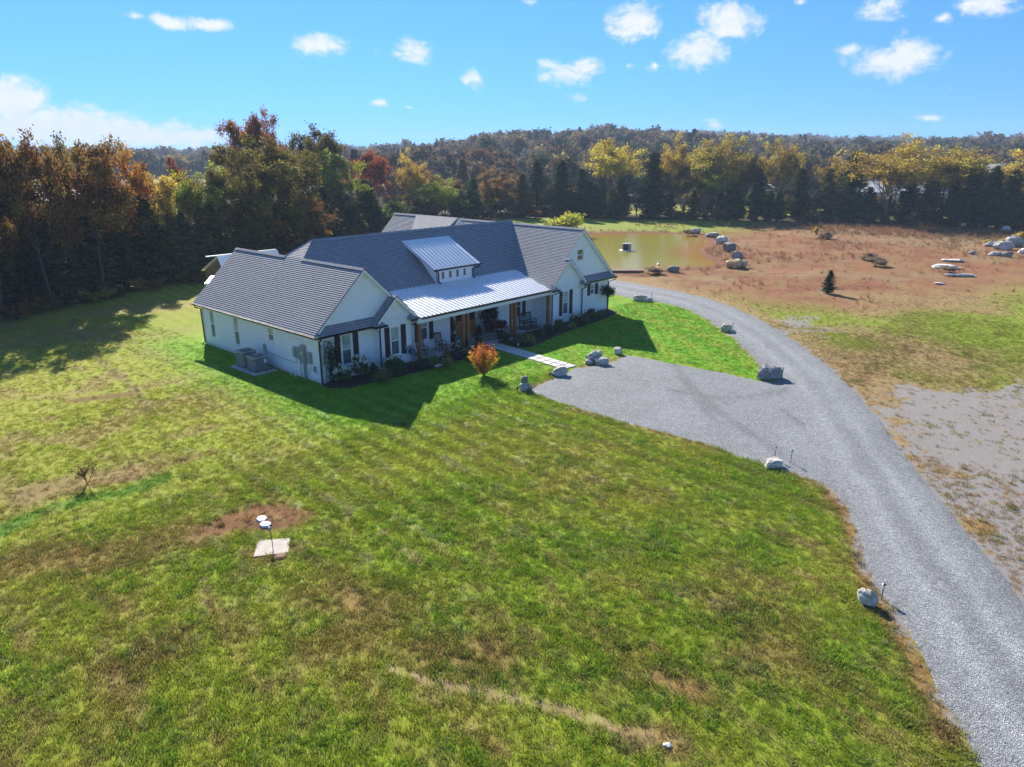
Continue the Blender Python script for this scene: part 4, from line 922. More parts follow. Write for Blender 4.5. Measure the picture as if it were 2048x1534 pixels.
# ------------------------------------------------------------------ the house
SL = .924; ZE = 2.95; SIN = SL/math.hypot(1, SL)
house = thing('farmhouse', 'white brick farmhouse with grey shingle gables and a metal porch roof', 'house')
def clip_half(P, ax, val, keep_ge):
    out = []; n = len(P)
    for i in range(n):
        a, b = P[i], P[(i+1) % n]; ia = (a[ax] >= val) == keep_ge or a[ax] == val; ib = (b[ax] >= val) == keep_ge or b[ax] == val
        if ia: out.append(a)
        if ia != ib: t = (val-a[ax])/(b[ax]-a[ax]); out.append(a+(b-a)*t)
    return out
def shingle_slope(pts, thick=.13, fascia='white_trim', course=.145, lift=.022):
    """a roof plane: boarded slab with its own shingle courses laid in steps up the slope"""
    P = [np.array(p, float) for p in pts]; n = np.cross(P[1]-P[0], P[2]-P[0]); n /= np.linalg.norm(n)
    if n[2] < 0: n = -n
    v = np.array([0, 0, 1.])-n*n[2]; v /= np.linalg.norm(v); u = np.cross(v, n); sinp = v[2]
    m = MB(); Q = [p-n*thick for p in P]
    cc = sum(P)/len(P); nn = np.cross(P[1]-P[0], P[2]-P[0]); P0 = P if nn@n > 0 else P[::-1]; Q0 = [p-n*thick for p in P0]
    m.poly(P0); m.poly(Q0[::-1])
    for k in range(len(P0)): m.poly([P0[k], Q0[k], Q0[(k+1) % len(P0)], P0[(k+1) % len(P0)]])
    roof = m.obj('roof', fascia, house)
    pl2 = [np.array([p@u, (p[2]-ZE)/sinp]) for p in P0]; o3 = P0[0]; o2 = pl2[0]
    lo = min(p[1] for p in pl2); hi = max(p[1] for p in pl2); s = MB(); k = math.floor(lo/course+1e-6)
    to3 = lambda q, h: o3+u*(q[0]-o2[0])+v*(q[1]-o2[1])+n*h
    while k*course < hi-1e-6:
        a, b = k*course, (k+1)*course; R_ = clip_half(clip_half(pl2, 1, a, True), 1, b, False)
        if len(R_) >= 3:
            top = [to3(q, .005+lift*(1-(q[1]-a)/course)) for q in R_]; uv = [(float(q[0]), float(q[1])) for q in R_]
            s.poly(top, 0, uv)
            for i in range(len(R_)):
                q, r = R_[i], R_[(i+1) % len(R_)]
                s.poly([to3(q, .002), to3(r, .002), top[(i+1) % len(R_)], top[i]], 0, [(q[0], q[1]+.09), (r[0], r[1]+.09), (r[0], r[1]+.1), (q[0], q[1]+.1)])
        k += 1
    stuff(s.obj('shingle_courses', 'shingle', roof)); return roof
def ridge_cap(a, b, over=.02):
    a = np.array(a, float); b = np.array(b, float); L = np.linalg.norm(b-a); n = max(2, int(L/.2)); m = MB(); d = (b-a)/L
    side = np.cross(d, [0, 0, 1.]); side /= np.linalg.norm(side)
    for k in range(n):
        p = a+d*L*k/n; q = a+d*L*(k+1.25)/n; h0 = .075; h1 = .05
        A = [p-side*.15+np.array([0, 0, h0-.13]), p+np.array([0, 0, h0]), p+side*.15+np.array([0, 0, h0-.13])]
        B = [q-side*.15+np.array([0, 0, h1-.13]), q+np.array([0, 0, h1]), q+side*.15+np.array([0, 0, h1-.13])]
        w = k*.33
        for i in (0, 1): m.poly([A[i], B[i], B[i+1], A[i+1]], 0, [(w, i*.145), (w+.3, i*.145), (w+.3, i*.145+.08), (w, i*.145+.08)])
        m.poly([A[0], A[1], A[2]], 0, [(0, .1), (.1, .1), (.1, .12)])
    stuff(m.obj('ridge_cap', 'shingle', house))
AX0, AX1, AY1, AR = 0.0, 6.6, 14.4, 3.3; ZA = ZE+SL*(AR+.44); yf, yb = -.30, 14.7
BR, ZB, BYF = 5.3, ZE+SL*1.74, -.72
CR, ZC = 24.57, 7.22; CE = CR+(ZC-ZE)/SL; CL = CR-(ZC-ZE)/SL; CX1 = CE-.44
DR = 22.3; ZD = ZC-SL*(CR-DR); DE = DR+(ZD-ZE)/SL; DYF = -1.19; CYF = -.70
MY, MZ = 7.2, 7.42; ML = 4.78; MR = CR+(MZ-ZC)/SL
zm = lambda y: MZ-SL*(MY-y)
# left wing and its hip up to the main ridge
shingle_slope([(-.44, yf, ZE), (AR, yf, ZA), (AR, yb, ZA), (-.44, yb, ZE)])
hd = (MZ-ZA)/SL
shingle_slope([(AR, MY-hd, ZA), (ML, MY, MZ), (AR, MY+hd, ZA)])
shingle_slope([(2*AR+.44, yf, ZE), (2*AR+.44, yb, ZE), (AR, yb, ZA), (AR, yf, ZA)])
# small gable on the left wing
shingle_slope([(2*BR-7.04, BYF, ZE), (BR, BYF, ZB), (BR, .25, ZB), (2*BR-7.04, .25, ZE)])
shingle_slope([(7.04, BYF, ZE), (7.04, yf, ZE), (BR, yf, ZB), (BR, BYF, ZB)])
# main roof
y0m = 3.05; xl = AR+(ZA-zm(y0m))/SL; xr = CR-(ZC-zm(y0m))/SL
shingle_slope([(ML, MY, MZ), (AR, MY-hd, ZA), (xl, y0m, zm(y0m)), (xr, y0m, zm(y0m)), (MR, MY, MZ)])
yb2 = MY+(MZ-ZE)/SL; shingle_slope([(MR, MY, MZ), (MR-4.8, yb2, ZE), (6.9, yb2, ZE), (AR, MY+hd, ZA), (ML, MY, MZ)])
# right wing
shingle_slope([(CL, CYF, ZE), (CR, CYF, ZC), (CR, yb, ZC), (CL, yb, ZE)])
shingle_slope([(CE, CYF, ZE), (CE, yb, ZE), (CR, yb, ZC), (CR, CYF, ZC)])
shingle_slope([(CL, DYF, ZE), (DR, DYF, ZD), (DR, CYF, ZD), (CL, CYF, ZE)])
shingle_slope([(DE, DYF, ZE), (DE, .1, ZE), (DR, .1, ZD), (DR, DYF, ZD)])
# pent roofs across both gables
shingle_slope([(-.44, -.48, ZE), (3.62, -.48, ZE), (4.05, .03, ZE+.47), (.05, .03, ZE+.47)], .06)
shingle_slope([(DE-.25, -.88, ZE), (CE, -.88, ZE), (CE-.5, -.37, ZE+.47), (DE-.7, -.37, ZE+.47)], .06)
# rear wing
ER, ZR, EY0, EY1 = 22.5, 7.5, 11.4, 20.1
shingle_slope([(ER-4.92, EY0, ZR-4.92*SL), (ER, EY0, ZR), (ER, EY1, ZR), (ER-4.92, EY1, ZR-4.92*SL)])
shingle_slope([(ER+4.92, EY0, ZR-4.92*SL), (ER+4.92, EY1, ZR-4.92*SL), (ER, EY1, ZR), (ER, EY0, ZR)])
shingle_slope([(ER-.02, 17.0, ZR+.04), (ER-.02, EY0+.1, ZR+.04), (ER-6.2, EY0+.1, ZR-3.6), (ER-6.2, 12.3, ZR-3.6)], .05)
for a, b in (((AR, yf, ZA), (AR, MY-hd+.1, ZA)), ((AR, MY+hd-.1, ZA), (AR, yb, ZA)), ((ML, MY, MZ), (MR, MY, MZ)), ((CR, CYF, ZC), (CR, MY-.15, ZC)), ((CR, MY+.3, ZC), (CR, yb, ZC)), ((ER, EY0, ZR), (ER, EY1, ZR)),
             ((BR, BYF, ZB), (BR, yf+.05, ZB)), ((DR, DYF, ZD), (DR, CYF+.05, ZD)), ((ML, MY, MZ), (AR+.05, MY+hd-.05, ZA+.05))): ridge_cap(a, b)
def eave_return(x0, x1, yw, yo, hgt):      # little hipped return under a rake end
    xm = (x0+x1)/2; A = (x0, yo, ZE+.01); B = (x1, yo, ZE+.01); T = (xm, yw+.02, ZE+hgt); A2 = (x0, yw+.02, ZE+.01); B2 = (x1, yw+.02, ZE+.01)
    m = MB(); f = lambda *p: [(q[0]*1.0+q[1], (q[2]-ZE)/SIN) for q in p]
    m.poly([A, B, T], 0, f(A, B, T)); m.poly([A2, A, T], 0, f(A2, A, T)); m.poly([B, B2, T], 0, f(B, B2, T)); m.poly([A, A2, B2, B], 0, f(A, A2, B2, B)); m.obj('eave_return', 'shingle', house)
eave_return(3.52, 4.32, -.4, -.86, .46); eave_return(6.28, 7.08, -.4, -.86, .46); eave_return(CL-.02, CL+.80, -.875, -1.33, .46); eave_return(DE-.78, DE+.04, -.875, -1.33, .46)

# walls: gabled blocks; fronts are pierced for the windows
def gable_block(x0, x1, y0, y1, ztop, ridge_x=None, ridge_z=None, mat='white_brick', zb=-.3):
    m = MB()
    if ridge_x is None: m.box(x0, x1, y0, y1, zb, ztop)
    else: m.prism([(x0, y0, zb), (x1, y0, zb), (x1, y0, ztop), (ridge_x, y0, ridge_z), (x0, y0, ztop)], (0, y1-y0, 0))
    return m.obj('wall', mat, house)
def pierced(name, origin, ux, width, z0, z1, holes, mat, depth=.11, parent=house):
    """wall sheet with openings (a0,a1,b0,b1) and their reveals; ux is the direction to the right seen from outside"""
    ux = np.array(ux, float); nrm = np.cross(ux, [0, 0, 1.]); o = np.array(origin, float)   # outward
    xs = sorted({0, width, *[h[0] for h in holes], *[h[1] for h in holes]}); zs = sorted({z0, z1, *[h[2] for h in holes], *[h[3] for h in holes]}); m = MB()
    P = lambda a, z, d=0: o+ux*a+np.array([0, 0, z])-nrm*d
    for a, b in zip(xs[:-1], xs[1:]):
        for c, d in zip(zs[:-1], zs[1:]):
            if any(h[0]-1e-6 <= a and b <= h[1]+1e-6 and h[2]-1e-6 <= c and d <= h[3]+1e-6 for h in holes): continue
            m.poly([P(a, c), P(b, c), P(b, d), P(a, d)])
    for h in holes:
        c = [(h[0], h[2]), (h[1], h[2]), (h[1], h[3]), (h[0], h[3])]
        for i in range(4): p, q = c[i], c[(i+1) % 4]; m.poly([P(*p), P(*p, depth), P(*q, depth), P(*q)])
    return m.obj(name, mat, parent)
def window(origin, ux, a0, a1, z0, z1, panes=('glass_blind', 'glass_screen'), sill=True, depth=.10):
    ux = np.array(ux, float); nrm = np.cross(ux, [0, 0, 1.]); o = np.array(origin, float); w = .055; zm_ = (z0+z1)/2
    def B(m, x0, x1, c, d, n0, n1):
        q = lambda x, z, n: o+ux*x+np.array([0, 0, z])+nrm*n
        m.loft([[q(x0, c, n0), q(x1, c, n0), q(x1, d, n0), q(x0, d, n0)], [q(x0, c, n1), q(x1, c, n1), q(x1, d, n1), q(x0, d, n1)]], 0, True)
    m = MB(); B(m, a0, a0+w, z0, z1, -depth, -.02); B(m, a1-w, a1, z0, z1, -depth, -.02); B(m, a0+w, a1-w, z1-w, z1, -depth, -.02); B(m, a0+w, a1-w, z0, z0+w, -depth, -.02); B(m, a0+w, a1-w, zm_-.03, zm_+.03, -depth, -.03)
    win = m.obj('window', 'white_trim', house)
    for (c, d, mt, n) in ((zm_+.03, z1-w, panes[0], -.055), (z0+w, zm_-.03, panes[1], -.07)):
        m = MB(); B(m, a0+w, a1-w, c, d, n-.012, n); m.obj('pane', mt, win)
    if sill:
        m = MB(); B(m, a0-.05, a1+.05, z0-.07, z0-.003, -.02, .05); m.obj('sill', 'white_trim', win)
    return win
def shutter(origin, ux, a0, a1, z0, z1):
    ux = np.array(ux, float); nrm = np.cross(ux, [0, 0, 1.]); o = np.array(origin, float); m = MB(); n = 4
    def B(x0, x1, c, d, n0, n1, mm=m):
        q = lambda x, z, k: o+ux*x+np.array([0, 0, z])+nrm*k
        mm.loft([[q(x0, c, n0), q(x1, c, n0), q(x1, d, n0), q(x0, d, n0)], [q(x0, c, n1), q(x1, c, n1), q(x1, d, n1), q(x0, d, n1)]], 0, True)
    for k in range(n): w = (a1-a0)/n; B(a0+k*w+.004, a0+(k+1)*w-.004, z0, z1, .004, .03)
    B(a0, a1, z0+.22, z0+.32, .03, .05); B(a0, a1, z1-.32, z1-.22, .03, .05)
    return m.obj('shutter', 'shutter', house)
fx = (1, 0, 0); lf = (0, -1, 0)
def front(y, x0, x1, z0, z1, wins, mat='white_brick'):
    hs = [(w[0]-x0, w[1]-x0, w[2], w[3]) for w in wins]
    pierced('wall', (x0, y, 0), fx, x1-x0, z0, z1, hs, mat)
    for w in wins: window((x0, y, 0), fx, w[0]-x0, w[1]-x0, w[2], w[3], *w[4:])
def pair_shutters(y, a0, a1, z0, z1, w=.40, gap=.10):
    shutter((0, y, 0), fx, a0-gap-w, a0-gap, z0-.04, z1+.04); shutter((0, y, 0), fx, a1+gap, a1+gap+w, z0-.04, z1+.04)
# left wing: the shell behind the pierced sheets is set back by the reveal depth
gable_block(.12, 6.58, .12, AY1, ZE-.02, AR, ZA-.12)
front(0, 0, 4.0, -.3, ZE-.02, [(1.56, 2.26, .80, 2.68)]); pair_shutters(0, 1.56, 2.26, .80, 2.68)
m = MB(); m.poly([(-.0, 0, ZE-.02), (6.6, 0, ZE-.02), (6.6, 0, ZE+.38), (AR, 0, ZA-.13), (0, 0, ZE+.38)]); m.obj('gable_wall', 'white_siding', house)
wl = [(AY1-13.30, AY1-12.70, .70, 2.60), (AY1-9.98, AY1-9.36, .70, 2.60), (AY1-5.62, AY1-4.98, 1.72, 2.58)]
pierced('wall', (0, AY1, 0), lf, AY1, -.3, ZE+.33, wl, 'white_brick')
for w in wl: window((0, AY1, 0), lf, *w, ('glass_blind', 'glass_screen'))
# small gable front of the left wing
gable_block(4.12, 6.58, -.28, .2, ZE+.32, BR, ZB-.13)
front(-.4, 4.0, 6.6, -.3, ZE+.3, [(4.95, 5.65, .78, 2.62)]); pair_shutters(-.4, 4.95, 5.65, .78, 2.62)
m = MB(); m.poly([(4.0, -.4, -.3), (4.0, -.4, ZE+.3), (4.0, 0, ZE+.3), (4.0, 0, -.3)]); m.obj('wall', 'white_brick', house); m = MB(); m.poly([(6.6, -.4, -.3), (6.6, 1.0, -.3), (6.6, 1.0, ZE+.3), (6.6, -.4, ZE+.3)]); m.obj('wall', 'white_brick', house)
m = MB(); m.poly([(4.0, -.4, ZE+.3), (6.6, -.4, ZE+.3), (6.6, -.4, ZE+.31), (BR, -.4, ZB-.13), (4.0, -.4, ZE+.31)]); m.obj('gable_wall', 'white_siding', house)
# porch back wall, entry recess
YW, YD, FL = 1.0, 2.1, .10
front(YW, 6.6, 11.35, -.2, 3.0, [(8.55, 9.27, .82, 2.55)]); pair_shutters(YW, 8.55, 9.27, .82, 2.55, .38)
front(YW, 16.28, 20.3, -.2, 3.0, [(18.25, 18.97, .82, 2.55, ('glass_dark', 'glass_dark'))]); pair_shutters(YW, 18.25, 18.97, .82, 2.55, .38)
m = MB(); m.poly([(11.35, YW, -.2), (11.35, YD, -.2), (11.35, YD, 3.0), (11.35, YW, 3.0)]); m.obj('wall', 'white_brick', house); m = MB(); m.poly([(16.28, YD, -.2), (16.28, YW, -.2), (16.28, YW, 3.0), (16.28, YD, 3.0)]); m.obj('wall', 'white_brick', house)
pierced('wall', (11.35, YD, 0), fx, 16.28-11.35, -.2, 3.0, [(.95, 3.75, FL, 2.45)], 'white_brick', .12)
gable_block(6.7, 11.2, YW+.14, 11.0, 2.9); gable_block(16.4, 20.4, YW+.14, 11.0, 2.9); gable_block(11.15, 16.45, YD+.2, 11.0, 2.9)
# entrance: double wooden leaves between glazed sidelights
def door_leaf(x0, x1, glass_frac, handle=None):
    m = MB(); y = YD+.05; st = .11; z0, z1 = FL+.03, 2.42; zs = z0+(z1-z0)*(1-glass_frac)
    m.box(x0, x0+st, y, y+.05, z0, z1); m.box(x1-st, x1, y, y+.05, z0, z1); m.box(x0+st, x1-st, y, y+.05, z1-st, z1); m.box(x0+st, x1-st, y, y+.05, z0, z0+.2); m.box(x0+st, x1-st, y, y+.05, zs-.07, zs+.07); m.box(x0+st, x1-st, y+.015, y+.04, z0+.2, zs-.07)
    d = m.obj('door', 'door_wood', house)
    k = MB(); k.box(x0+st, x1-st, y+.018, y+.03, zs+.07, z1-st); k.obj('pane', 'glass_dark', d)
    if handle is not None:
        k = MB(); k.tube([(handle, y-.0, 1.0), (handle, y-.06, 1.02), (handle, y-.06, 1.28), (handle, y-.0, 1.30)], .014, 6); k.obj('handle', 'black_metal', d)
door_leaf(12.35, 12.80, .62); door_leaf(12.93, 13.98, .55, 13.06); door_leaf(14.12, 15.06, .60)
m = MB(); y = YD+.02; m.box(12.80, 12.93, y, y+.08, FL, 2.45); m.box(13.98, 14.12, y, y+.08, FL, 2.45); m.box(12.30, 12.35, y, y+.08, FL, 2.45); m.box(15.06, 15.10, y, y+.08, FL, 2.45); m.obj('door_frame', 'white_trim', house)
# right wing
gable_block(20.42, CX1-.02, -.28, 14.4, ZE-.02, CR, ZC-.14)
front(-.4, 24.3, CX1, -.3, ZE-.02, [(26.14, 26.70, 1.70, 2.56)]); pair_shutters(-.4, 26.14, 26.70, 1.70, 2.56, .40, .06)
hole = (24.18-20.3, 24.98-20.3, 4.74, 5.62)
m = MB(); zg = lambda x: ZC-.14-SL*abs(CR-x)
hx0, hx1, hz0, hz1 = 24.18, 24.98, 4.72, 5.62
for a, b in ((20.6, hx0), (hx1, CX1)):
    pts = [(a, -.4, ZE-.02), (b, -.4, ZE-.02), (b, -.4, max(zg(b), ZE))]
    if a < CR < b: pts.append((CR, -.4, zg(CR)))
    pts.append((a, -.4, max(zg(a), ZE))); m.poly(pts)
m.poly([(hx0, -.4, ZE-.02), (hx1, -.4, ZE-.02), (hx1, -.4, hz0), (hx0, -.4, hz0)]); m.poly([(hx0, -.4, hz1), (hx1, -.4, hz1), (hx1, -.4, zg(hx1)), (CR, -.4, zg(CR)), (hx0, -.4, zg(hx0))]); m.obj('gable_wall', 'white_siding', house)
window((0, -.4, 0), fx, hx0, hx1, hz0, hz1, ('glass_amber', 'glass_amber'))
gable_block(20.42, 24.2, -.76, 0, ZE+.3, DR, ZD-.14)
front(-.875, 20.3, 24.3, -.3, ZE+.3, [(21.83, 22.53, .76, 2.62)]); pair_shutters(-.875, 21.83, 22.53, .76, 2.62)
m = MB(); m.poly([(20.3, YW, -.3), (20.3, -.875, -.3), (20.3, -.875, ZE+.3), (20.3, YW, ZE+.3)][::-1]); m.obj('wall', 'white_brick', house); m = MB(); m.poly([(24.3, -.875, -.3), (24.3, -.4, -.3), (24.3, -.4, ZE+.3), (24.3, -.875, ZE+.3)]); m.obj('wall', 'white_brick', house)
m = MB(); m.poly([(20.3, -.875, ZE+.3), (24.3, -.875, ZE+.3), (24.3, -.875, ZE+.32), (DR, -.875, ZD-.13), (20.3, -.875, ZE+.32)]); m.obj('gable_wall', 'white_siding', house)
m = MB(); m.poly([(CX1, -.4, -.3), (CX1, 14.4, -.3), (CX1, 14.4, ZE+.33), (CX1, -.4, ZE+.33)]); m.obj('wall', 'white_brick', house)
gable_block(17.7+.5, 26.8, EY0+.25, 19.9, ZE, ER, ZR-.14)
# rake boards and soffits along the gable ends
def rake(a, b, drop=.20):
    a = np.array(a, float); b = np.array(b, float); dz = np.array([0, 0, -drop]); m = MB(); off = np.array([0, -.012, .01])
    m.prism([a+off, b+off, b+off+dz, a+off+dz], (0, .035, 0)); m.obj('rake_board', 'white_trim', house)
    e = MB(); t = np.array([0, -.03, .035]); e.prism([a+t+[0, 0, .015], b+t+[0, 0, .015], b+t-[0, 0, .02], a+t-[0, 0, .02]], (0, .06, 0)); e.obj('drip_edge', 'black_metal', house)
for (a, b) in (((-.44, yf, ZE), (AR, yf, ZA)), ((AR, yf, ZA), (BR-.02, yf, ZA-SL*(BR-AR))), ((2*BR-7.04, BYF, ZE), (BR, BYF, ZB)), ((BR, BYF, ZB), (7.04, BYF, ZE)),
               ((DR, CYF, ZD), (CR, CYF, ZC)), ((CR, CYF, ZC), (CE, CYF, ZE)), ((CL, DYF, ZE), (DR, DYF, ZD)), ((DR, DYF, ZD), (DE, DYF, ZE)), ((ER-4.9, EY0, ZR-4.92*SL), (ER, EY0, ZR)), ((ER, EY0, ZR), (ER+4.9, EY0, ZR-4.92*SL))): rake(a, b)
# gutters and downspouts
def gutter(a, b, up=0):
    a = np.array(a, float); b = np.array(b, float); d = (b-a)/np.linalg.norm(b-a); n = np.cross(d, [0, 0, 1.]); m = MB()
    prof = [(0, .02), (0, -.11), (.07, -.11), (.10, -.06), (.12, .02), (.10, .02), (.085, -.05), (.06, -.09), (.012, -.09), (.012, .02)]
    m.loft([[a+n*p[0]+np.array([0, 0, p[1]]) for p in prof], [b+n*p[0]+np.array([0, 0, p[1]]) for p in prof]], 0, True); m.obj('gutter', 'black_metal', house)
def downspout(pts, w=.085):
    m = MB(); m.tube(pts, w*.62, 4); m.obj('downspout', 'black_metal', house)
gutter((-.45, yb, ZE), (-.45, yf-.2, ZE)); gutter((-.46, -.49, ZE), (3.55, -.49, ZE)); gutter((3.50, -.86, ZE), (4.36, -.86, ZE)); gutter((3.46, -.46, ZE), (3.46, -.97, ZE)); gutter((6.24, -.86, ZE), (7.06, -.86, ZE))
gutter((CL-.04, -1.33, ZE), (CL+.84, -1.33, ZE)); gutter((DE-.80, -1.33, ZE), (DE+.10, -1.33, ZE)); gutter((DE+.04, -.89, ZE), (CE+.02, -.89, ZE))
gutter((7.0, -1.06, 3.0), (CL+.02, -1.06, 3.0))
downspout([(-.50, 14.25, 2.86), (-.50, 14.25, 2.72), (-.09, 14.30, 2.55), (-.07, 14.30, .12), (-.25, 14.32, .04)]); downspout([(-.2, -.55, 2.86), (-.2, -.55, 2.75), (-.03, -.09, 2.60), (-.03, -.09, .10), (-.05, -.3, .04)], .10)
downspout([(3.75, -.92, 2.86), (3.75, -.92, 2.72), (4.05, -.49, 2.52), (4.05, -.49, .12), (4.05, -.7, .05)]); downspout([(6.85, -.95, 2.86), (6.85, -.9, 2.7), (6.62, -.47, 2.5)])
downspout([(CL+.65, -1.40, 2.86), (CL+.65, -1.4, 2.74), (20.36, -.96, 2.52), (20.36, -.96, .12), (20.36, -1.2, .05)]); downspout([(DE-.5, -1.40, 2.86), (DE-.5, -1.4, 2.74), (24.22, -.96, 2.52), (24.22, -.96, .12), (24.2, -1.2, .05)])
downspout([(CE-.2, -.97, 2.86), (CE-.2, -.97, 2.74), (CX1-.08, -.48, 2.52), (CX1-.08, -.48, .12), (CX1-.05, -.7, .05)])
# metal porch roof: one panel per rib, laid up to the shingle slopes on both sides
PZ0, PY0, PY1, PZ1 = 3.02, -1.06, 3.48, 3.985; PS = (PZ1-PZ0)/(PY1-PY0)
def panel_mesh(wd):
    m = MB(); prof = [(0, 0), (.016, .055), (.050, .055), (.066, 0), (wd, 0)]; low = [(x, z-.02) for x, z in prof][::-1]
    P = prof+low; m.loft([[(x, 0, z) for x, z in P], [(x, 1, z) for x, z in P]], 0, True); me = bpy.data.meshes.new('metal_panel'); me.from_pydata(m.v, [], m.f); me.materials.append(MAT['metal_roof']); return me
PW = .36
PM = panel_mesh(PW)
def lay_panels(x0, x1, ya, za, yb_, zb_, left=None, right=None):
    L = math.hypot(yb_-ya, zb_-za); ang = math.atan2(zb_-za, yb_-ya); s = (zb_-za)/(yb_-ya); x = x0
    while x < x1-.05:
        y0 = ya
        if left: y0 = max(y0, ya+(left(x+PW)-za)/s)
        if right: y0 = max(y0, ya+(right(x)-za)/s)
        if y0 < yb_-.1:
            o = link('metal_panel', PM, house); o.location = (x, y0, za+s*(y0-ya)); o.rotation_euler = (ang, 0, 0); o.scale = (1, (yb_-y0)/math.cos(ang), 1)
        x += PW
lay_panels(5.75, 21.4, PY0, PZ0, PY1, PZ1, lambda x: ZA-SL*(x-AR)-.02, lambda x: ZC-SL*(CR-x)-.02)
DX0, DX1, DYA, DZA, DYB, DZB = 11.9, 16.2, 3.05, 5.03, 6.50, 6.82
lay_panels(DX0, DX0+12.9*PW, DYA, DZA, DYB, DZB)
m = MB(); s = (DZB-DZA)/(DYB-DYA)
m.prism([(DX0-.02, DYA, DZA-.03), (DX0-.02, DYB+.1, DZB-.03+.1*s), (DX0-.02, DYB+.1, DZB-.14), (DX0-.02, DYA, DZA-.14)], (.04, 0, 0)); m.prism([(DX0+13*PW, DYA, DZA-.03), (DX0+13*PW, DYB+.1, DZB-.03+.1*s), (DX0+13*PW, DYB+.1, DZB-.14), (DX0+13*PW, DYA, DZA-.14)], (.04, 0, 0)); m.obj('dormer_trim', 'metal_roof', house)
m = MB(); m.prism([(DX0+.02, DYA+.02, DZA-.04), (DX0+.02, DYB, DZB-.04), (DX0+.02, DYB, DZB-.10), (DX0+.02, DYA+.02, DZA-.10)], (13*PW-.03, 0, 0)); m.obj('soffit', 'soffit', house)
gutter((DX0-.05, DYA, DZA), (DX0+13*PW+.06, DYA, DZA))
dw = [(a, a+.31, 4.20, 4.76) for a in (12.90, 13.64, 14.37, 15.11)]
DWX0, DWX1, DWY = 12.4, 16.2, 3.42
pierced('dormer_wall', (DWX0, DWY, 0), fx, DWX1-DWX0, 3.8, 5.14, [(a-DWX0, b-DWX0, c, d) for a, b, c, d in dw], 'white_siding', .07)
for a, b, c, d in dw:
    m = MB(); w = .03; m.box(a, a+w, DWY+.01, DWY+.06, c, d); m.box(b-w, b, DWY+.01, DWY+.06, c, d); m.box(a+w, b-w, DWY+.01, DWY+.06, c, c+w); m.box(a+w, b-w, DWY+.01, DWY+.06, d-w, d); wi = m.obj('window', 'white_trim', house)
    k = MB(); k.box(a+w, b-w, DWY+.03, DWY+.045, c+w, d-w); k.obj('pane', 'glass_amber', wi)
m = MB(); zt = lambda y: DZA-.08+(y-DYA)*(DZB-DZA)/(DYB-DYA)
m.prism([(DWX0, DWY+.0, 3.75), (DWX0, DWY, zt(DWY)), (DWX0, 6.2, zt(6.2)), (DWX0, 6.2, 6.4)], (.08, 0, 0)); m.prism([(DWX1-.08, DWY+.002, 3.75), (DWX1-.08, DWY+.002, zt(DWY)), (DWX1-.08, 6.2, zt(6.2)), (DWX1-.08, 6.2, 6.4)], (.08, 0, 0)); m.prism([(DWX0+.09, DWY+.075, 3.75), (DWX0+.09, DWY+.075, zt(DWY)), (DWX0+.09, 6.2, zt(6.2))], (DWX1-DWX0-.18, 0, 0)); m.obj('dormer_wall', 'white_siding', house)
downspout([(12.15, 2.97, 4.93), (12.15, 2.97, 4.83), (12.55, 3.34, 4.68), (12.55, 3.34, 4.06), (12.57, 3.12, 3.98)]); downspout([(16.40, 2.97, 4.93), (16.40, 2.97, 4.83), (16.06, 3.34, 4.68), (16.06, 3.34, 4.06), (16.06, 3.12, 3.98)])
# porch: beam, ceiling, posts, floor
m = MB(); m.box(6.75, 20.28, -.98, -.70, 2.62, 2.95); m.obj('porch_beam', 'white_trim', house)
m = MB(); m.box(6.62, 20.28, -.69, 2.08, 2.72, 2.78); m.obj('porch_ceiling', 'soffit', house)
def post(x, y=-.82, w=.20, z1=2.62):
    m = MB(); m.bbox(x-w/2, x+w/2, y-w/2, y+w/2, FL, z1, .012); p = m.obj('porch_post', 'cedar_wood', house)
    k = MB(); k.bbox(x-w/2-.03, x+w/2+.03, y-w/2-.03, y+w/2+.03, FL, FL+.16, .02); k.obj('post_base', 'cedar_wood', p)
post(6.93); post(10.85); post(11.28); post(15.75); post(16.18); post(20.02)
m = MB(); m.box(6.62, 20.28, -1.02, YW, -.2, FL); m.box(11.36, 16.27, YW, YD+.1, -.2, FL-.001); m.obj('porch_floor', 'porch_concrete', house)
# meters, conduits and pipes on the left wall
def wallbox(y0, y1, z0, z1, d=.16, nm='electrical_box'):
    m = MB(); m.bbox(-d, -.004, y0, y1, z0, z1, .02); b = m.obj(nm, 'box_grey', house); k = MB(); k.box(-d-.012, -d+.001, y0+.025, y1-.025, z0+.03, z1-.03); k.obj('box_cover', 'box_grey', b); return b
wallbox(2.33, 2.66, 1.22, 1.85); wallbox(1.92, 2.22, 1.18, 1.90); mb_ = wallbox(1.38, 1.78, .98, 2.12, .2, 'meter_box'); wallbox(.80, 1.14, 1.10, 1.78); wallbox(.42, .62, .68, 1.0, .12); wallbox(5.98, 6.18, .98, 1.42, .12, 'disconnect_box')
m = MB(); m.lathe([(.085, 0), (.085, .05), (.07, .09), (0.01, .10)], n=14); me = m.obj('meter_dial', 'lamp_glass', mb_); me.rotation_euler = (0, -math.pi/2, 0); me.location = (-.2, 1.58, 1.62)
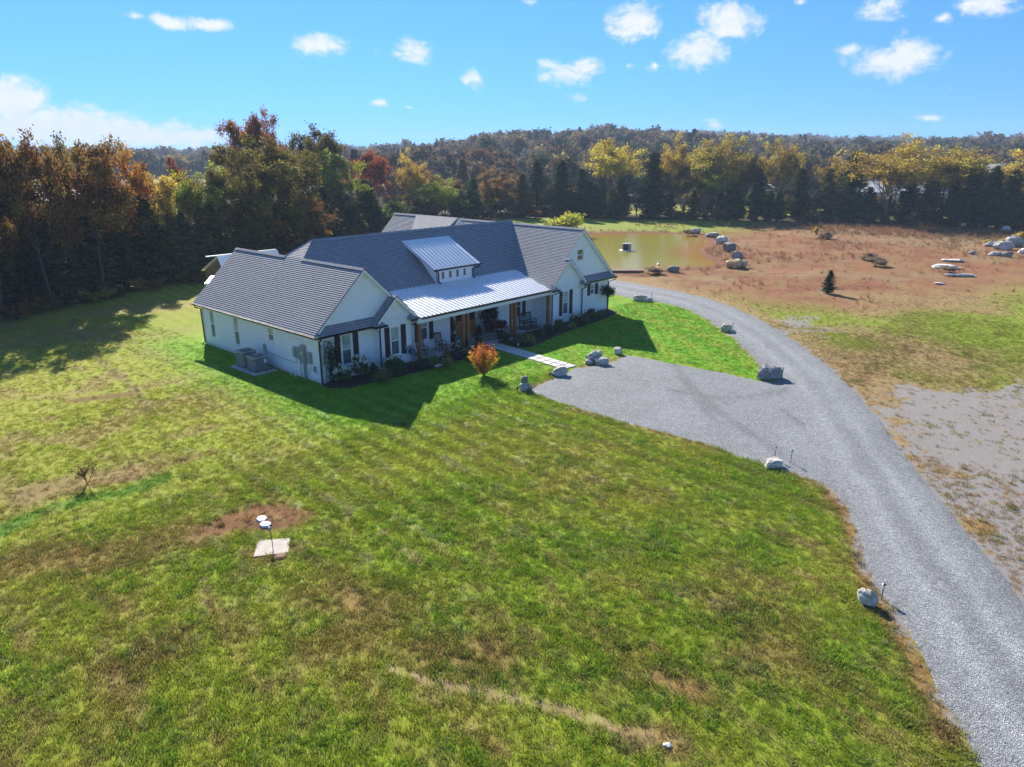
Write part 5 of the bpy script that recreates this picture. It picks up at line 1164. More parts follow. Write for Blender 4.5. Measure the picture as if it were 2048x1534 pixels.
for pts, r in (([(-.06, 2.5, 1.22), (-.06, 2.5, .85), (-.05, 2.9, .80), (-.05, 5.9, .95)], .016), ([(-.06, 2.05, 1.18), (-.06, 2.05, -.1)], .02), ([(-.1, 1.6, .98), (-.1, 1.58, -.1)], .05), ([(-.1, 1.42, .98), (-.1, 1.42, -.1)], .035),
               ([(-.06, 6.08, .98), (-.06, 6.05, .6), (-.1, 5.6, .5), (-.3, 5.1, .42)], .016), ([(-.06, 5.98, .98), (-.06, 5.9, .5), (-.3, 5.5, .3)], .02), ([(-.08, .95, 1.1), (-.08, .9, .7), (-.12, 1.0, .5), (-.1, 1.1, .8)], .012), ([(-.03, .5, .68), (-.03, .55, .58), (-.03, .05, .60)], .01)):
    m = MB(); m.tube(pts, r, 6); m.obj('conduit', 'box_grey', house)
for yy in (2.95, 2.50): m = MB(); m.tube([(-.22, yy, -.1), (-.22, yy, .42)], .03, 8); m.obj('vent_pipe', 'pipe_white', house)

# ------------------------------------------------------------------ shed behind the left wing
shed = thing('garden_shed', 'brown garden shed with blue grey metal roof behind the left wing', 'shed', (0, 0, 0))
m = MB(); m.prism([(6.2, 22.5, -.1), (6.2, 26.2, -.1), (6.2, 26.2, 3.35), (6.2, 23.3, 4.66), (6.2, 22.5, 3.45)], (5.0, 0, 0)); m.obj('wall', 'brown_plank', shed)
m = MB(); m.prism([(5.95, 22.3, 3.38), (5.95, 23.3, 4.82), (5.95, 23.3, 4.76), (5.95, 22.3, 3.32)], (5.6, 0, 0)); m.prism([(5.95, 26.5, 3.30), (5.95, 23.31, 4.82), (5.95, 23.31, 4.76), (5.95, 26.5, 3.24)], (5.6, 0, 0)); rf = m.obj('roof', 'metal_roof', shed)
m = MB(); m.tube([(5.0, 23.3, 4.85), (11.4, 23.3, 4.85)], .05, 8); m.obj('ridge_cap', 'metal_roof', rf)
m = MB(); m.prism([(3.5, 20.9, 3.10), (4.8, 22.45, 3.36), (4.8, 22.45, 3.31), (3.5, 20.9, 3.05)], (6.5, 0, 0)); m.obj('awning', 'metal_roof', shed)
for xx in (4.0, 9.8): m = MB(); m.box(xx-.06, xx+.06, 21.2, 21.32, -.1, 3.1); m.obj('awning_post', 'brown_plank', shed)
# ------------------------------------------------------------------ walkway, slabs
def build_walk():
    L = float(np.linalg.norm(WALK_B-WALK_A)); w = WALK_W; m = MB(); m.box(-w/2, w/2, 0, L, -.1, .012); o = struct(m.obj('walkway', 'paver_joint'))
    o.location = (WALK_A[0], WALK_A[1], 0); o.rotation_euler = (0, 0, math.atan2(-_wd[0], _wd[1]))
    cols, rows = 2, 11; gw = w/cols; gl = L/rows; pm = MB(); pm.bbox(-gw/2+.034, gw/2-.034, -gl/2+.038, gl/2-.038, -.06, .05, .012)
    me = None
    for i in range(cols):
        for j in range(rows):
            if me is None: p = pm.obj('paver', 'paver', o); me = p.data
            else: p = link('paver', me, o)
            p.location = (-w/2+(i+.5)*gw+random.uniform(-.006, .006), (j+.5)*gl+random.uniform(-.006, .006), random.uniform(-.006, .006)); p.rotation_euler = (0, 0, random.uniform(-.008, .008)+random.choice((0, math.pi)))
    m = MB(); 
    st = struct(MB_box('garden_path', (6.72, 7.42, -2.55, -1.05, -.1, .045), 'paver_joint'))
    me = None
    for j in range(2):
        k = MB(); k.bbox(-.33, .33, -.345, .345, -.1, .075, .012); p = k.obj('paver', 'paver', st); p.location = (7.07, -2.18+j*.74, 0)
def MB_box(name, b, mat, parent=None):
    m = MB(); m.box(*b); return m.obj(name, mat, parent)
build_walk()
m = MB(); S4 = [(p[0], p[1]) for p in slab]; m.prism([(p[0], p[1], -.08) for p in S4], (0, 0, .115)); tag(m.obj('septic_lid', 'slab_concrete'), 'square pale concrete lid set flat in the front lawn', 'concrete lid')
for k, (px, py, w, lab) in enumerate(((524, 1040, .34, 'smaller white plastic cover on the bare clay patch'), (531, 1051, .36, 'larger white plastic cover beside the blue capped post'))):
    q = g(px, py); m = MB(); m.lathe([(w*.6, -.02), (w*.6, .05), (w*.54, .085), (w*.2, .10), (.01, .10)], n=6); o = m.obj('riser_cover', 'white_plastic'); o.location = (q[0], q[1], 0); o.rotation_euler = (.06, -.04, .5+k); tag(o, lab, 'cover')
q = g(545.5, 1090); o = thing('marker_post', 'thin dark post with a blue and white pinwheel head beside the concrete lid', 'post', (q[0], q[1], 0))
m = MB(); m.tube([(0, 0, -.1), (-.02, 0, .4), (-.06, .02, .68)], .014, 6); m.obj('pole', 'black_metal', o)
hd_ = MB()
for a in range(5):
    t = a*6.283/5; hd_.prism([(-.06, .02, 0.70), (-.06+.11*math.cos(t), .0, 0.70+.11*math.sin(t)), (-.06+.10*math.cos(t+.7), .01, 0.70+.10*math.sin(t+.7))], (0, -.015, 0))
hd2 = hd_.obj('pinwheel', 'blue_cap', o); m = MB(); m.lathe([(.035, -.03), (.04, 0), (.03, .03)], (-.06, .0, 0.70), 8); m.obj('hub', 'white_plastic', hd2)
q = g(562, 1114); m = MB(); m.lathe([(.20, -.02), (.19, .05), (.12, .08), (.01, .085)], n=12); b = m.obj('valve_cover', 'brown_lid'); b.location = (q[0], q[1], 0); tag(b, 'round rusty brown valve cover at the edge of the concrete lid', 'cover')

# ------------------------------------------------------------------ air conditioners
def condenser(x, y, s, h, label):
    o = thing('air_conditioner', label, 'air conditioner', (x, y, .10), 0, None); a = s/2
    m = MB(); m.bbox(-a, a, -a, a, .05, h-.10, .09); body = m.obj('case', 'hvac_louver', o)
    for k in range(4):                    # louvred sides
        L = MB(); n = 16
        for i in range(n): xx = -a+.1+(s-.2)*i/(n-1); L.box(xx-.012, xx+.012, -a-.02, -a+.001, .10, h-.16)
        q = L.obj('grille', 'hvac_case', o); q.rotation_euler = (0, 0, k*math.pi/2)
    m = MB(); m.bbox(-a-.03, a+.03, -a-.03, a+.03, h-.12, h, .05); top = m.obj('top_cover', 'hvac_case', o)
    m = MB(); m.lathe([(a*.80, h-.01), (a*.80, h+.012), (a*.74, h+.012), (a*.70, h+.004), (.01, h+.004)], n=24); f = m.obj('fan_opening', 'black_metal', o)
    m = MB()
    for r in (.2, .4, .6, .74): m.tube([(a*r*math.cos(t), a*r*math.sin(t), h+.03) for t in np.linspace(0, 2*math.pi, 25)], .006, 4, cap=False)
    for t in range(8): m.tube([(0, 0, h+.03), (a*.76*math.cos(t*.785), a*.76*math.sin(t*.785), h+.02)], .006, 4)
    m.lathe([(.12, h+.02), (.12, h+.04), (.01, h+.045)], n=12); m.obj('fan_guard', 'hvac_case', f)
    m = MB(); m.box(-a-.034, -a-.022, -.3, -.14, h-.32, h-.14) if False else m.box(.18, .34, -a-.034, -a-.022, h-.40, h-.16); m.obj('nameplate', 'white_plastic', o)
    for sx in (-1, 1):
        for sy in (-1, 1): m = MB(); m.box(sx*(a-.1)-.05, sx*(a-.1)+.05, sy*(a-.1)-.05, sy*(a-.1)+.05, -.02, .06); m.obj('foot', 'black_metal', o)
condenser(-1.08, 6.62, .92, 1.02, 'grey air conditioner farther from the electric meters, on the shared pad'); condenser(-1.12, 5.22, .92, .92, 'grey air conditioner closer to the electric meters, on the shared pad')
m = MB(); m.bbox(-1.82, -.25, 4.42, 7.35, -.1, .08, .02); tag(m.obj('equipment_pad', 'concrete'), 'rectangular concrete pad under the two air conditioners', 'concrete pad')
m = MB(); m.tube([(-.75, 5.1, .5), (-.5, 5.0, .35), (-.35, 4.8, .25), (-.5, 4.6, .16), (-.7, 4.9, .14)], .025, 6); tag(m.obj('refrigerant_hose', 'black_metal'), 'black insulated hose looping from the air conditioner to the wall', 'hose')

# ------------------------------------------------------------------ porch furniture
def rocker(x, y, rz, label):
    o = thing('rocking_chair', label, 'rocking chair', (x, y, FL), rz, None); w = .28; mt = 'chair_wood'
    for s in (-1, 1):
        m = MB(); m.tube([(s*w, .42*math.cos(a), .56-.0+.60*math.sin(a)*.0+(.05-(.56)) + (1-math.sin(a))*.0 + .0*a) for a in (0,)]+[(s*w, t, .03+.16*(t-.05)**2*1.4) for t in np.linspace(-.45, .52, 9)][0:], .02, 5) if False else m.tube([(s*w, t, .025+.22*(t-.02)**2) for t in np.linspace(-.47, .52, 9)], .022, 5); m.obj('rocker', mt, o)
        m = MB(); m.tube([(s*w, -.26, .04), (s*w, -.27, .62)], .022, 6); m.obj('leg', mt, o)
        m = MB(); m.tube([(s*w*.92, .20, .04), (s*w*.92, .24, .42), (s*w*.9, .46, 1.16)], .024, 6); m.obj('leg', mt, o)
        m = MB(); m.bbox(s*w-.045, s*w+.045, -.36, .30, .62, .65, .01); m.obj('armrest', mt, o)
    m = MB(); m.bbox(-w, w, -.30, .24, .40, .44, .015); m.obj('seat', mt, o)
    m = MB(); m.bar((-w, .27, .52), (w, .27, .52), .035, .05); m.obj('back_rail', mt, o)
    m = MB(); m.bar((-w, .45, 1.12), (w, .45, 1.12), .03, .11); m.obj('top_rail', mt, o)
    for k in range(6): m = MB(); xx = -w*.78+k*w*1.56/5; m.bar((xx, .275, .54), (xx, .445, 1.07), .045, .014, 0, (0, 1, 0)); m.obj('back_slat', mt, o)
    m = MB(); m.tube([(-w, -.265, .22), (w, -.265, .22)], .014, 5); m.obj('stretcher', mt, o)
rocker(7.85, .05, R(-20), 'brown slatted rocking chair next to the corner porch post'); rocker(9.65, .15, R(-12), 'brown slatted rocking chair farther from the corner post, by the entry wall')
def bench(x, y, rz):
    o = thing('rocking_bench', 'black slatted rocking bench under the dark porch window', 'bench', (x, y, FL), rz); mt = 'black_paint'; w = .62
    for s in (-1, 1):
        m = MB(); m.tube([(s*w, t, .025+.2*(t-.02)**2) for t in np.linspace(-.46, .5, 8)], .022, 5); m.obj('rocker', mt, o)
        m = MB(); m.bbox(s*w-.025, s*w+.025, -.31, -.26, .03, .62, .006); m.obj('leg', mt, o)
        m = MB(); m.bar((s*w*.97, .21, .04), (s*w*.97, .40, 1.12), .05, .05, 0, (0, 1, 0)); m.obj('leg', mt, o)
        m = MB(); m.bbox(s*w-.05, s*w+.05, -.38, .30, .62, .655, .01); m.obj('armrest', mt, o)
    for k in range(6): m = MB(); yy = -.30+k*.095; m.bbox(-w, w, yy, yy+.08, .40, .43, .006); m.obj('seat_slat', mt, o)
    for z, yy in ((.52, .27), (1.08, .40)): m = MB(); m.bar((-w, yy, z), (w, yy, z), .035, .08); m.obj('back_rail', mt, o)
    for k in range(9): m = MB(); xx = -w*.88+k*w*1.76/8; m.bar((xx, .275, .54), (xx, .395, 1.06), .06, .014, 0, (0, 1, 0)); m.obj('back_slat', mt, o)
bench(18.75, .15, R(-8))
o = thing('doormat', 'black and white striped rug before the wooden front door', 'rug', (0, 0, 0))
for k in range(15): m = MB(); y0 = -.35+k*.14; m.box(12.3, 15.3, y0, y0+.137, FL+.001, FL+.014); m.obj('stripe', 'rug_white' if k % 2 else 'rug_black', o)
o = thing('porch_mat', 'dark striped mat under the black rocking bench', 'rug', (0, 0, 0))
for k in range(9): m = MB(); y0 = -.62+k*.13; m.box(17.9, 19.7, y0, y0+.127, FL+.001, FL+.012); m.obj('stripe', 'rug_black' if k % 2 else 'grey_hose', o)
# hose reel on the small gable wall
o = thing('hose_reel', 'wall mounted hose reel with a coiled grey hose below it', 'hose reel', (6.33, -.42, 0))
m = MB(); m.tube([(-.28, -.02, 1.05), (-.28, -.22, 1.05), (.22, -.22, 1.05), (.22, -.02, 1.05)], .025, 6); m.box(-.3, .25, -.03, 0, .95, 1.2); m.obj('bracket', 'box_grey', o)
m = MB(); m.lathe([(.22, -.03), (.22, .0), (.10, .0), (.10, .16), (.22, .16), (.22, .19)], n=16); q = m.obj('drum', 'grey_hose', o); q.rotation_euler = (math.pi/2, 0, 0); q.location = (.08, -.16, .82)
m = MB(); m.tube([(.08+.17*math.cos(t), -.26-.02*math.sin(3*t), .42+.33*math.sin(t)) for t in np.linspace(-.6, 5.2, 26)], .018, 6); m.obj('hose', 'grey_hose', o)

# ------------------------------------------------------------------ garden plants
def leaf_cloud(seed, n, rx, rz, zc, size, mat='leaves', flat=.2, shell=.5, aspect=.55):
    r = np.random.RandomState(seed); k = max(10, n//28); cc = rand_unit(k, r); cc[:, 2] = np.abs(cc[:, 2])*1.0-.25*(r.rand(k) < .4)
    cc = cc*np.array([rx, rx, rz])*(shell+(1-shell)*r.rand(k))[:, None]*(.8+.35*r.rand(k))[:, None]+np.array([0, 0, zc])
    p = r.randint(0, k, n); c = cc[p]+r.normal(size=(n, 3))*rx*.20; c[:, 2] = np.maximum(c[:, 2], .03); t, b = leaf_frames(n, size, aspect, flat, r)
    return leaf_mesh('foliage', c, t, b, r.rand(n), r.rand(k)[p], mat), cc
def stems(seed, o, rx, h, n=7, mat='bark'):
    r = random.Random(seed); m = MB()
    for k in range(n): a = r.random()*6.28; q = r.random()*rx*.8; m.tube([(0, 0, -.05), (math.cos(a)*q*.5, math.sin(a)*q*.5, h*.5), (math.cos(a)*q, math.sin(a)*q, h*.85)], [.016, .012, .006], 4)
    m.obj('stem', mat, o)
def shrub(px, py, wpx, hpx, color, label, name='shrub', kind='round', flowers=0, group=None, seed=0, z=.08, xy=None, leafs=None):
    q = xy or g(px, py, z); d = math.hypot(q[0]-CAM[0], q[1]-CAM[1]); mpp = d/FPX*1.03; w = wpx*mpp; h = hpx*mpp*1.02
    o = thing(name, label, 'plant', (q[0], q[1], z-.03), random.random()*6.28, group); sz = leafs or (.10 if kind == 'fine' else .14)
    n = int(380+900*min(w*h, 1.6)); me, cc = leaf_cloud(seed+px, n, w/2*.86, h*.55, h*.46, sz, 'leaves' if kind != 'fine' else 'needles', .2, .45, .34 if kind == 'fine' else .55)
    f = link('foliage', me, o); f.color = (*color, 1); stems(px, o, w/2, h)
    if flowers:
        r = np.random.RandomState(px); top = cc[np.argsort(-cc[:, 2])][:max(4, int(len(cc)*.7))]
        for k in range(flowers):
            c0 = top[r.randint(len(top))]*np.array([1.28, 1.28, 1.10])+np.array([0, 0, .09]); c = c0+r.normal(size=(16, 3))*.055; t, b = leaf_frames(16, .13, .85, 0, r)
            link('flower_head', leaf_mesh('flower_head', c, t, b, r.rand(16), r.rand(16), 'petals'), o)
    return o
G1, G2, G3, G4, G5 = (.085,.150,.050), (.045,.090,.040), (.27,.26,.055), (.125,.165,.055), (.10,.14,.10)
SH = [ (690,764,38,32,G1,'white flowered hydrangea beside the corner trellis','hydrangea','round',22), (722,756,36,42,G1,'taller white flowered hydrangea under the left wing window','hydrangea','round',14),
 (768,761,48,22,G4,'low spreading grey green shrub before the corner downspout','shrub','fine',0), (790,747,46,34,G1,'leggy hydrangea with few blooms under the small gable window','hydrangea','round',6), (748,748,18,22,G5,'small grey green shrub against the downspout foot','shrub','round',0),
 (842,735,26,18,G2,'dark rounded shrub by the corner porch post','shrub','fine',0), (866,737,30,28,G4,'feathery green shrub before the first rocking chair','shrub','fine',0), (892,733,26,20,G3,'yellow green mounded shrub before the second rocking chair','shrub','round',0),
 (911,724,16,18,(.09,.055,.055),'purplish dry perennial between yellow green and leafy shrubs','perennial','fine',0), (895,714,14,18,G3,'small lime perennial at the porch edge','perennial','round',0), (915,703,26,18,G1,'white flowered shrub at the porch edge','shrub','round',9),
 (940,718,28,22,G4,'leafy light green shrub behind the orange tree','shrub','round',0), (932,699,12,22,(.035,.09,.105),'slim blue green plant beside the twin entry posts','perennial','fine',0), (960,702,30,22,G2,'dark shrub at the near side of the walkway mouth','shrub','fine',0),
 (1010,685,30,22,G2,'dark dense shrub at the far side of the walkway mouth','shrub','fine',0), (1032,690,28,24,G5,'grey green shrub below the black bench','shrub','round',3), (1058,688,28,20,G3,'yellow green drooping shrub at the bed corner','shrub','round',0), (1080,676,26,18,G2,'dark low shrub beside the end porch post','shrub','fine',0),
 (1098,668,22,20,G5,'grey green shrub at the right wing corner','shrub','round',0), (1117,662,22,24,G1,'upright leafy shrub left of the right wing window','shrub','round',2), (1145,658,20,14,G3,'low golden shrub under the right wing window','shrub','fine',0), (1147,650,18,24,G1,'leafy shrub against the wall under the right wing window','shrub','round',2),
 (1166,648,30,18,G4,'spreading shrub before the middle downspout','shrub','round',0), (1181,642,22,24,G1,'tall leafy shrub under the small shuttered window','shrub','round',0), (1201,633,24,14,G4,'low shrub at the foot of the round topiary','shrub','fine',0)]
for k, (px, py, w, h, c, lab, nm, kd, fl) in enumerate(SH): shrub(px, py, w, h, c, lab, nm, kd, fl, None, 100+k)
# climbing vine on a trellis at the left corner
o = thing('climbing_vine', 'dark green vine climbing a wooden trellis at the left front corner', 'vine', (.62, -.14, .05))
m = MB()
for k in range(4): x = -.36+k*.24; m.bar((x, 0, 0), (x, 0, 2.35), .025, .02, 0, (0, 1, 0))
for z in (.4, .8, 1.2, 1.6, 2.0): m.bar((-.38, .0, z), (.38, .0, z), .02, .02)
m.obj('trellis', 'chair_wood', o)
r = np.random.RandomState(3); n = 900; zz = np.concatenate([r.normal(1.45, .38, n//2), r.uniform(.1, 2.55, n//2)]); wd = np.where(zz > 2.2, .5, np.where(zz > .9, .30, .2)); c = np.c_[r.normal(0, 1, n)*wd*.75, -.06-np.abs(r.normal(0, .12, n)), zz]; t, b = leaf_frames(n, .13, .5, 0, r)
f = link('foliage', leaf_mesh('foliage', c, t, b, r.rand(n), r.rand(n), 'leaves'), o); f.color = (*G2, 1)
# round headed climber at the right corner
o = thing('topiary_vine', 'dark round headed climber on a post at the right front corner', 'vine', (27.95, -.95, .05))
m = MB(); m.tube([(0, 0, 0), (.05, .05, .7), (0, .1, 1.5)], .035, 6); m.obj('stem', 'bark', o)
me, _ = leaf_cloud(77, 1500, .62, .85, 1.55, .12, 'leaves', 0, .35); f = link('foliage', me, o); f.color = (.025, .062, .030, 1)
# potted plants at the entry
def potted(x, y, s, color, label, n=900, leaf=.16, tall=1.0, pot=True, z=FL, up=True):
    o = thing('potted_plant', label, 'potted plant', (x, y, z), 0)
    m = MB(); m.lathe([(.01, 0), (.17*s, 0), (.20*s, .06*s), (.17*s, .12*s), (.29*s, .42*s), (.33*s, .50*s), (.30*s, .52*s), (.27*s, .46*s), (.01, .44*s)], n=16); m.obj('pot', 'urn', o, True)
    me, _ = leaf_cloud(int(x*10), n, .42*s, .5*s*tall, .62*s+.2*s*tall, leaf, 'leaves', 0, .3, .35); f = link('foliage', me, o); f.color = (*color, 1); return o
potted(15.75, 1.35, 1.55, (.030,.075,.024), 'large dark green leafy plant in the entry recess corner', 1500, .20, .9)
potted(14.7, -.72, 1.15, (.095,.010,.022), 'larger maroon plant in a dark urn at the walkway', 1000, .17, 1.1); potted(12.55, -.62, .85, (.10,.012,.022), 'smaller maroon plant in a dark urn on the striped rug', 700, .14, 1.1)
potted(11.75, 1.25, 1.0, (.025,.055,.022), 'dark green potted plant left of the front door', 600, .16, 1.2); potted(14.95, 1.75, .45, (.16,.06,.03), 'small reddish pot plant beside the door sidelight', 260, .10, 1.0)
# the orange ornamental tree in the lawn
def orange_tree():
    q = g(968, 751); o = thing('ornamental_tree', 'small orange and gold vase shaped tree standing in the front lawn', 'tree', (q[0], q[1], 0))
    rr = np.random.RandomState(5); mb = MB(); tips = []; mb.tube([(0, 0, -.1), (.01, 0, .15)], [.06, .05], 8)
    C = []; T = []
    for k in range(95):                   # upright sprays fanning out of the base
        a = rr.rand()*6.283; th = (rr.rand()**.7)*.78; L = (2.15*(1-.30*(th/.78)**2))*(.72+.28*rr.rand()); d = np.array([math.cos(a)*math.sin(th), math.sin(a)*math.sin(th), math.cos(th)])
        bend = np.array([0, 0, .28*th]); f = lambda t: d*L*t*.94+bend*t*t*L*.5
        if k < 34: mb.tube([f(0), f(.3), f(.65), f(.95)], [.022, .016, .010, .004], 4, cap=False)
        t = .16+.84*rr.rand(70)**.8; C.append(np.array([f(x) for x in t])+rr.normal(size=(70, 3))*.055); T.append(np.full(70, rr.rand()))
    mb.obj('trunk', 'bark', o); c = np.vstack(C); cvv = np.concatenate(T); n = len(c); c[:, 2] = np.maximum(c[:, 2], .16)*(2.1/max(c[:, 2].max(), .1))
    t, b = leaf_frames(n, .085, .6, 0, rr); hgt = c[:, 2]/c[:, 2].max(); mix = np.clip((hgt-.35)*1.8+rr.normal(size=n)*.25, 0, 1); up = mix > .5
    for nm, sel, colr in (('crown', ~up, (.62,.31,.022)), ('crown', up, (.52,.17,.034))): f = link(nm, leaf_mesh(nm, c[sel], t[sel], b[sel], rr.rand(sel.sum()), cvv[sel], 'leaves'), o); f.color = (*colr, 1)
orange_tree()
# spruce sapling in the field
q = g(1656, 588); o = plant('cedar', q[0], q[1], 2.35, 1.35, 'cedar', 'small dark green spruce standing alone on the dry field', None); o['category'] = 'tree'; o.name = 'spruce_sapling'
for ch in o.children: ch.color = (.050, .075, .022, 1)
q = g(1633, 470); o = plant('bush', q[0], q[1], 1.6, .9, 'yellow', 'bright yellow sapling near the far edge of the clay field', None); o.name = 'sapling'
for k, (px, py, hh, lab) in enumerate(((2030, 492, 2.4, 'bright yellow sapling behind the boulder pile'), (2006, 490, 1.2, 'low yellow sapling in front of the boulder pile'), (1974, 488, .9, 'tiny yellow sapling left of the boulder pile'))):
    q = g(px, py); o = plant('bush', q[0], q[1], hh, hh*1.1, 'yellow', lab, None); o.name = 'sapling'
for k, (px, py, w, lab) in enumerate(((1737, 520, 3.2, 'grey brown twiggy bush in the middle of the clay field'), (1750, 532, 3.4, 'pale dry bush just before the twiggy bush'), (1645, 478, 3.6, 'grey dry bush near the yellow field sapling'), (1376, 470, 3.0, 'purplish leafless bush on the far pond bank'), (1900, 545, 2.4, 'dead brush clump near the flat pale rocks'), (1310, 548, 2.6, 'dry brush clump on the near pond bank'))):
    q = g(px, py); o = plant('bush', q[0], q[1], w*.36, w, 'grey', lab, None); o.name = 'dry_bush'
    for ch in o.children: ch.color = (.27, .20, .14, 1)
q = g(175, 968); o = thing('dead_stalk', 'dead brown weed stalk standing in the left lawn', 'weed', (q[0], q[1], 0)); rr = np.random.RandomState(9); mb = MB(); tips = []
for k in range(5): grow(mb, tips, np.array([0, 0, 0.]), np.array([rr.normal()*.3, rr.normal()*.3, 1]), .62, .012, 1, rr, .5, .02, 3, 4)
mb.obj('stem', 'bark', o); tips = np.array(tips); c = np.repeat(tips, 14, 0)+rr.normal(size=(len(tips)*14, 3))*.06; t, b = leaf_frames(len(c), .07, .5, 0, rr); f = link('foliage', leaf_mesh('foliage', c, t, b, rr.rand(len(c)), rr.rand(len(c)), 'leaves'), o); f.color = (.13, .075, .04, 1)

# ------------------------------------------------------------------ rocks
def rock(px, py, wx, wy, h, rz, label, tint=(.42,.41,.39), seed=0, blocky=.5, layers=.0, name='boulder', cat='rock', sink=.22, sub=4, xy=None):
    bm = bmesh.new(); bmesh.ops.create_icosphere(bm, subdivisions=sub, radius=1.0); off = Vector((seed*3.7, seed*1.9, seed*.7))
    planes = []; r = random.Random(seed)
    for k in range(9):
        v = Vector((r.gauss(0, 1), r.gauss(0, 1), r.gauss(0, .8))).normalized(); planes.append((v, r.uniform(.60, .88)))
    for v in bm.verts:
        p = v.co.copy(); p = p.lerp(Vector([math.copysign(abs(c)**.55, c) for c in p])*.86, blocky)
        for n, d in planes:                # broken facets
            e = p.dot(n)-d
            if e > 0: p -= n*e*.85
        f = 1+.24*mnoise.noise(p*1.5+off)+.13*mnoise.noise(p*3.6+off)-.10*abs(mnoise.noise(p*5.5+off))+.05*mnoise.noise(p*11+off)
        p = p*f
        if layers: ph = p.z*5.5+1.2*mnoise.noise(p*1.1+off); st = (ph-math.floor(ph)); p.x *= 1-layers*(.5-abs(st-.5)); p.y *= 1-layers*(.5-abs(st-.5))
        v.co = p
    zmn = min(v.co.z for v in bm.verts); zmx = max(v.co.z for v in bm.verts)
    for v in bm.verts: v.co = Vector((v.co.x*wx/2, v.co.y*wy/2, (v.co.z-zmn)/(zmx-zmn)*h*(1+sink)-h*sink))
    me = bpy.data.meshes.new(name); bm.to_mesh(me); bm.free(); me.materials.append(MAT['limestone'])
    me.polygons.foreach_set('use_smooth', [True]*len(me.polygons))
    try: me.set_sharp_from_angle(angle=R(24))
    except Exception: pass
    o = link(name, me); q = xy or g(px, py); o.location = (q[0], q[1], 0); o.rotation_euler = (0, 0, rz); o.color = (*[min(c*1.3, .8) for c in tint], 1); tag(o, label, cat); return o
RY = -YAW
rock(1538, 757, 1.75, 1.0, .85, RY+.1, 'dark grey layered boulder at the lawn tip where the driveway splits', (.30,.30,.30), 1, .7, .22)
rock(1452, 663, 1.0, .8, .62, RY, 'jagged tan boulder on the lawn edge halfway up the driveway', (.52,.46,.37), 2, .3, .15); rock(1466, 666, .55, .4, .3, RY+.6, 'small tan stone leaning on the jagged tan boulder', (.50,.46,.40), 32, .3)
rock(1279, 601, 1.5, .9, .55, RY, 'grey flat topped boulder by the driveway past the house corner', (.38,.38,.38), 3, .7, .2); rock(1297, 603, .9, .7, .38, RY+.3, 'small grey boulder right beside the flat topped one', (.38,.38,.38), 4, .6)
rock(1236, 708, .72, .6, .50, RY, 'small pale boulder at the top corner of the gravel pad', (.50,.48,.44), 5, .2)
rock(1190, 723, 1.35, .9, .80, RY+.15, 'large pale boulder behind its neighbour at the walkway end', (.46,.45,.42), 6, .4, .1); rock(1204, 729, 1.15, .7, .52, RY-.1, 'pale knobbly boulder in front of the larger one by the walkway', (.46,.45,.42), 7, .5, .05); rock(1178, 728, .55, .45, .3, RY, 'low pale stone under the large walkway boulder', (.46,.45,.42), 8, .5)
rock(1118, 750, 1.12, .75, .58, RY+.05, 'rounded pale boulder at the left foot of the walkway', (.46,.45,.42), 9, .6)
rock(1048, 780, .62, .55, .46, RY, 'pale base stone of the stacked pair at the pad corner', (.42,.41,.40), 10, .4); o = rock(1049, 779, .52, .48, .42, RY+.4, 'dark drum shaped stone stacked on top at the pad corner', (.24,.24,.24), 11, .9, 0, 'boulder', 'rock', .02); o.location.z = .40
rock(1058, 780, .36, .34, .40, RY, 'brown stone leaning on the stacked pair', (.33,.29,.25), 12, .4)
rock(1546, 934, .98, .66, .40, RY+.25, 'pale slab boulder between two solar lights on the lawn edge', (.56,.53,.48), 13, .9, 0); rock(1732, 1207, .46, .62, .52, RY+.5, 'pale wedge shaped boulder beside the lower driveway', (.50,.48,.44), 14, .3)
rock(1335, 1494, .24, .16, .10, RY, 'small white stone lying in the worn lawn', (.66,.64,.60), 15, .3, 0, 'stone', 'stone', .2, 3)
FR = [(1392,467,2.2,1.5,1.1,'rounded boulder highest on the pond bank',.42,0),(1424,474,3.4,1.8,.9,'split low boulder on the upper pond bank',.46,.2),(1442,487,3.0,2.0,1.4,'bright white jagged boulder on the pond bank',.66,.1),(1459,503,3.0,2.2,1.5,'dark blocky boulder on the pond bank',.22,0),
      (1473,517,2.2,1.5,1.1,'grey humped boulder on the pond bank',.34,.1),(1347,543,2.0,1.4,.8,'dark boulder on the near pond shore',.26,.1),
      (1893,536,4.4,2.4,.5,'broad flat pale rock in the clay field',.62,.3),(1905,522,4.6,1.6,.3,'long thin pale rock ledge behind the broad flat rock',.62,.3),(1920,552,5.2,1.5,.35,'long pale rock ledge in front of the broad flat rock',.60,.3),(1878,568,1.5,.8,.2,'small white flat stone in the near clay field',.7,0),
      (1943,510,1.4,1.1,.7,'small dark rock left of the boulder pile',.30,0),(1980,493,3.0,1.8,.9,'grey tilted boulder at the left of the pile',.42,.1),(2006,500,4.2,2.6,1.5,'long pale boulder heading the pile',.50,.2),(2028,494,4.0,2.4,1.9,'largest grey boulder of the pile',.40,.2),(1988,512,2.2,1.4,.8,'low pale rock in front of the pile',.46,0),(2013,514,1.9,1.5,.9,'dark round rock in front of the pile',.26,0),(2046,507,1.8,1.3,.9,'white rock at the right of the pile',.6,0),(2012,466,2.0,1.6,1.4,'pale boulder in the straw grass behind the pile',.5,0)]
for k, (px, py, wx, wy, h, lab, tn, ly) in enumerate(FR): rock(px, py, wx*.8, wy*.8, h*.85, RY+random.uniform(-.4, .4), lab, (tn, tn*.97, tn*.92), 40+k, .45, ly, 'boulder', 'rock', .15, 3)
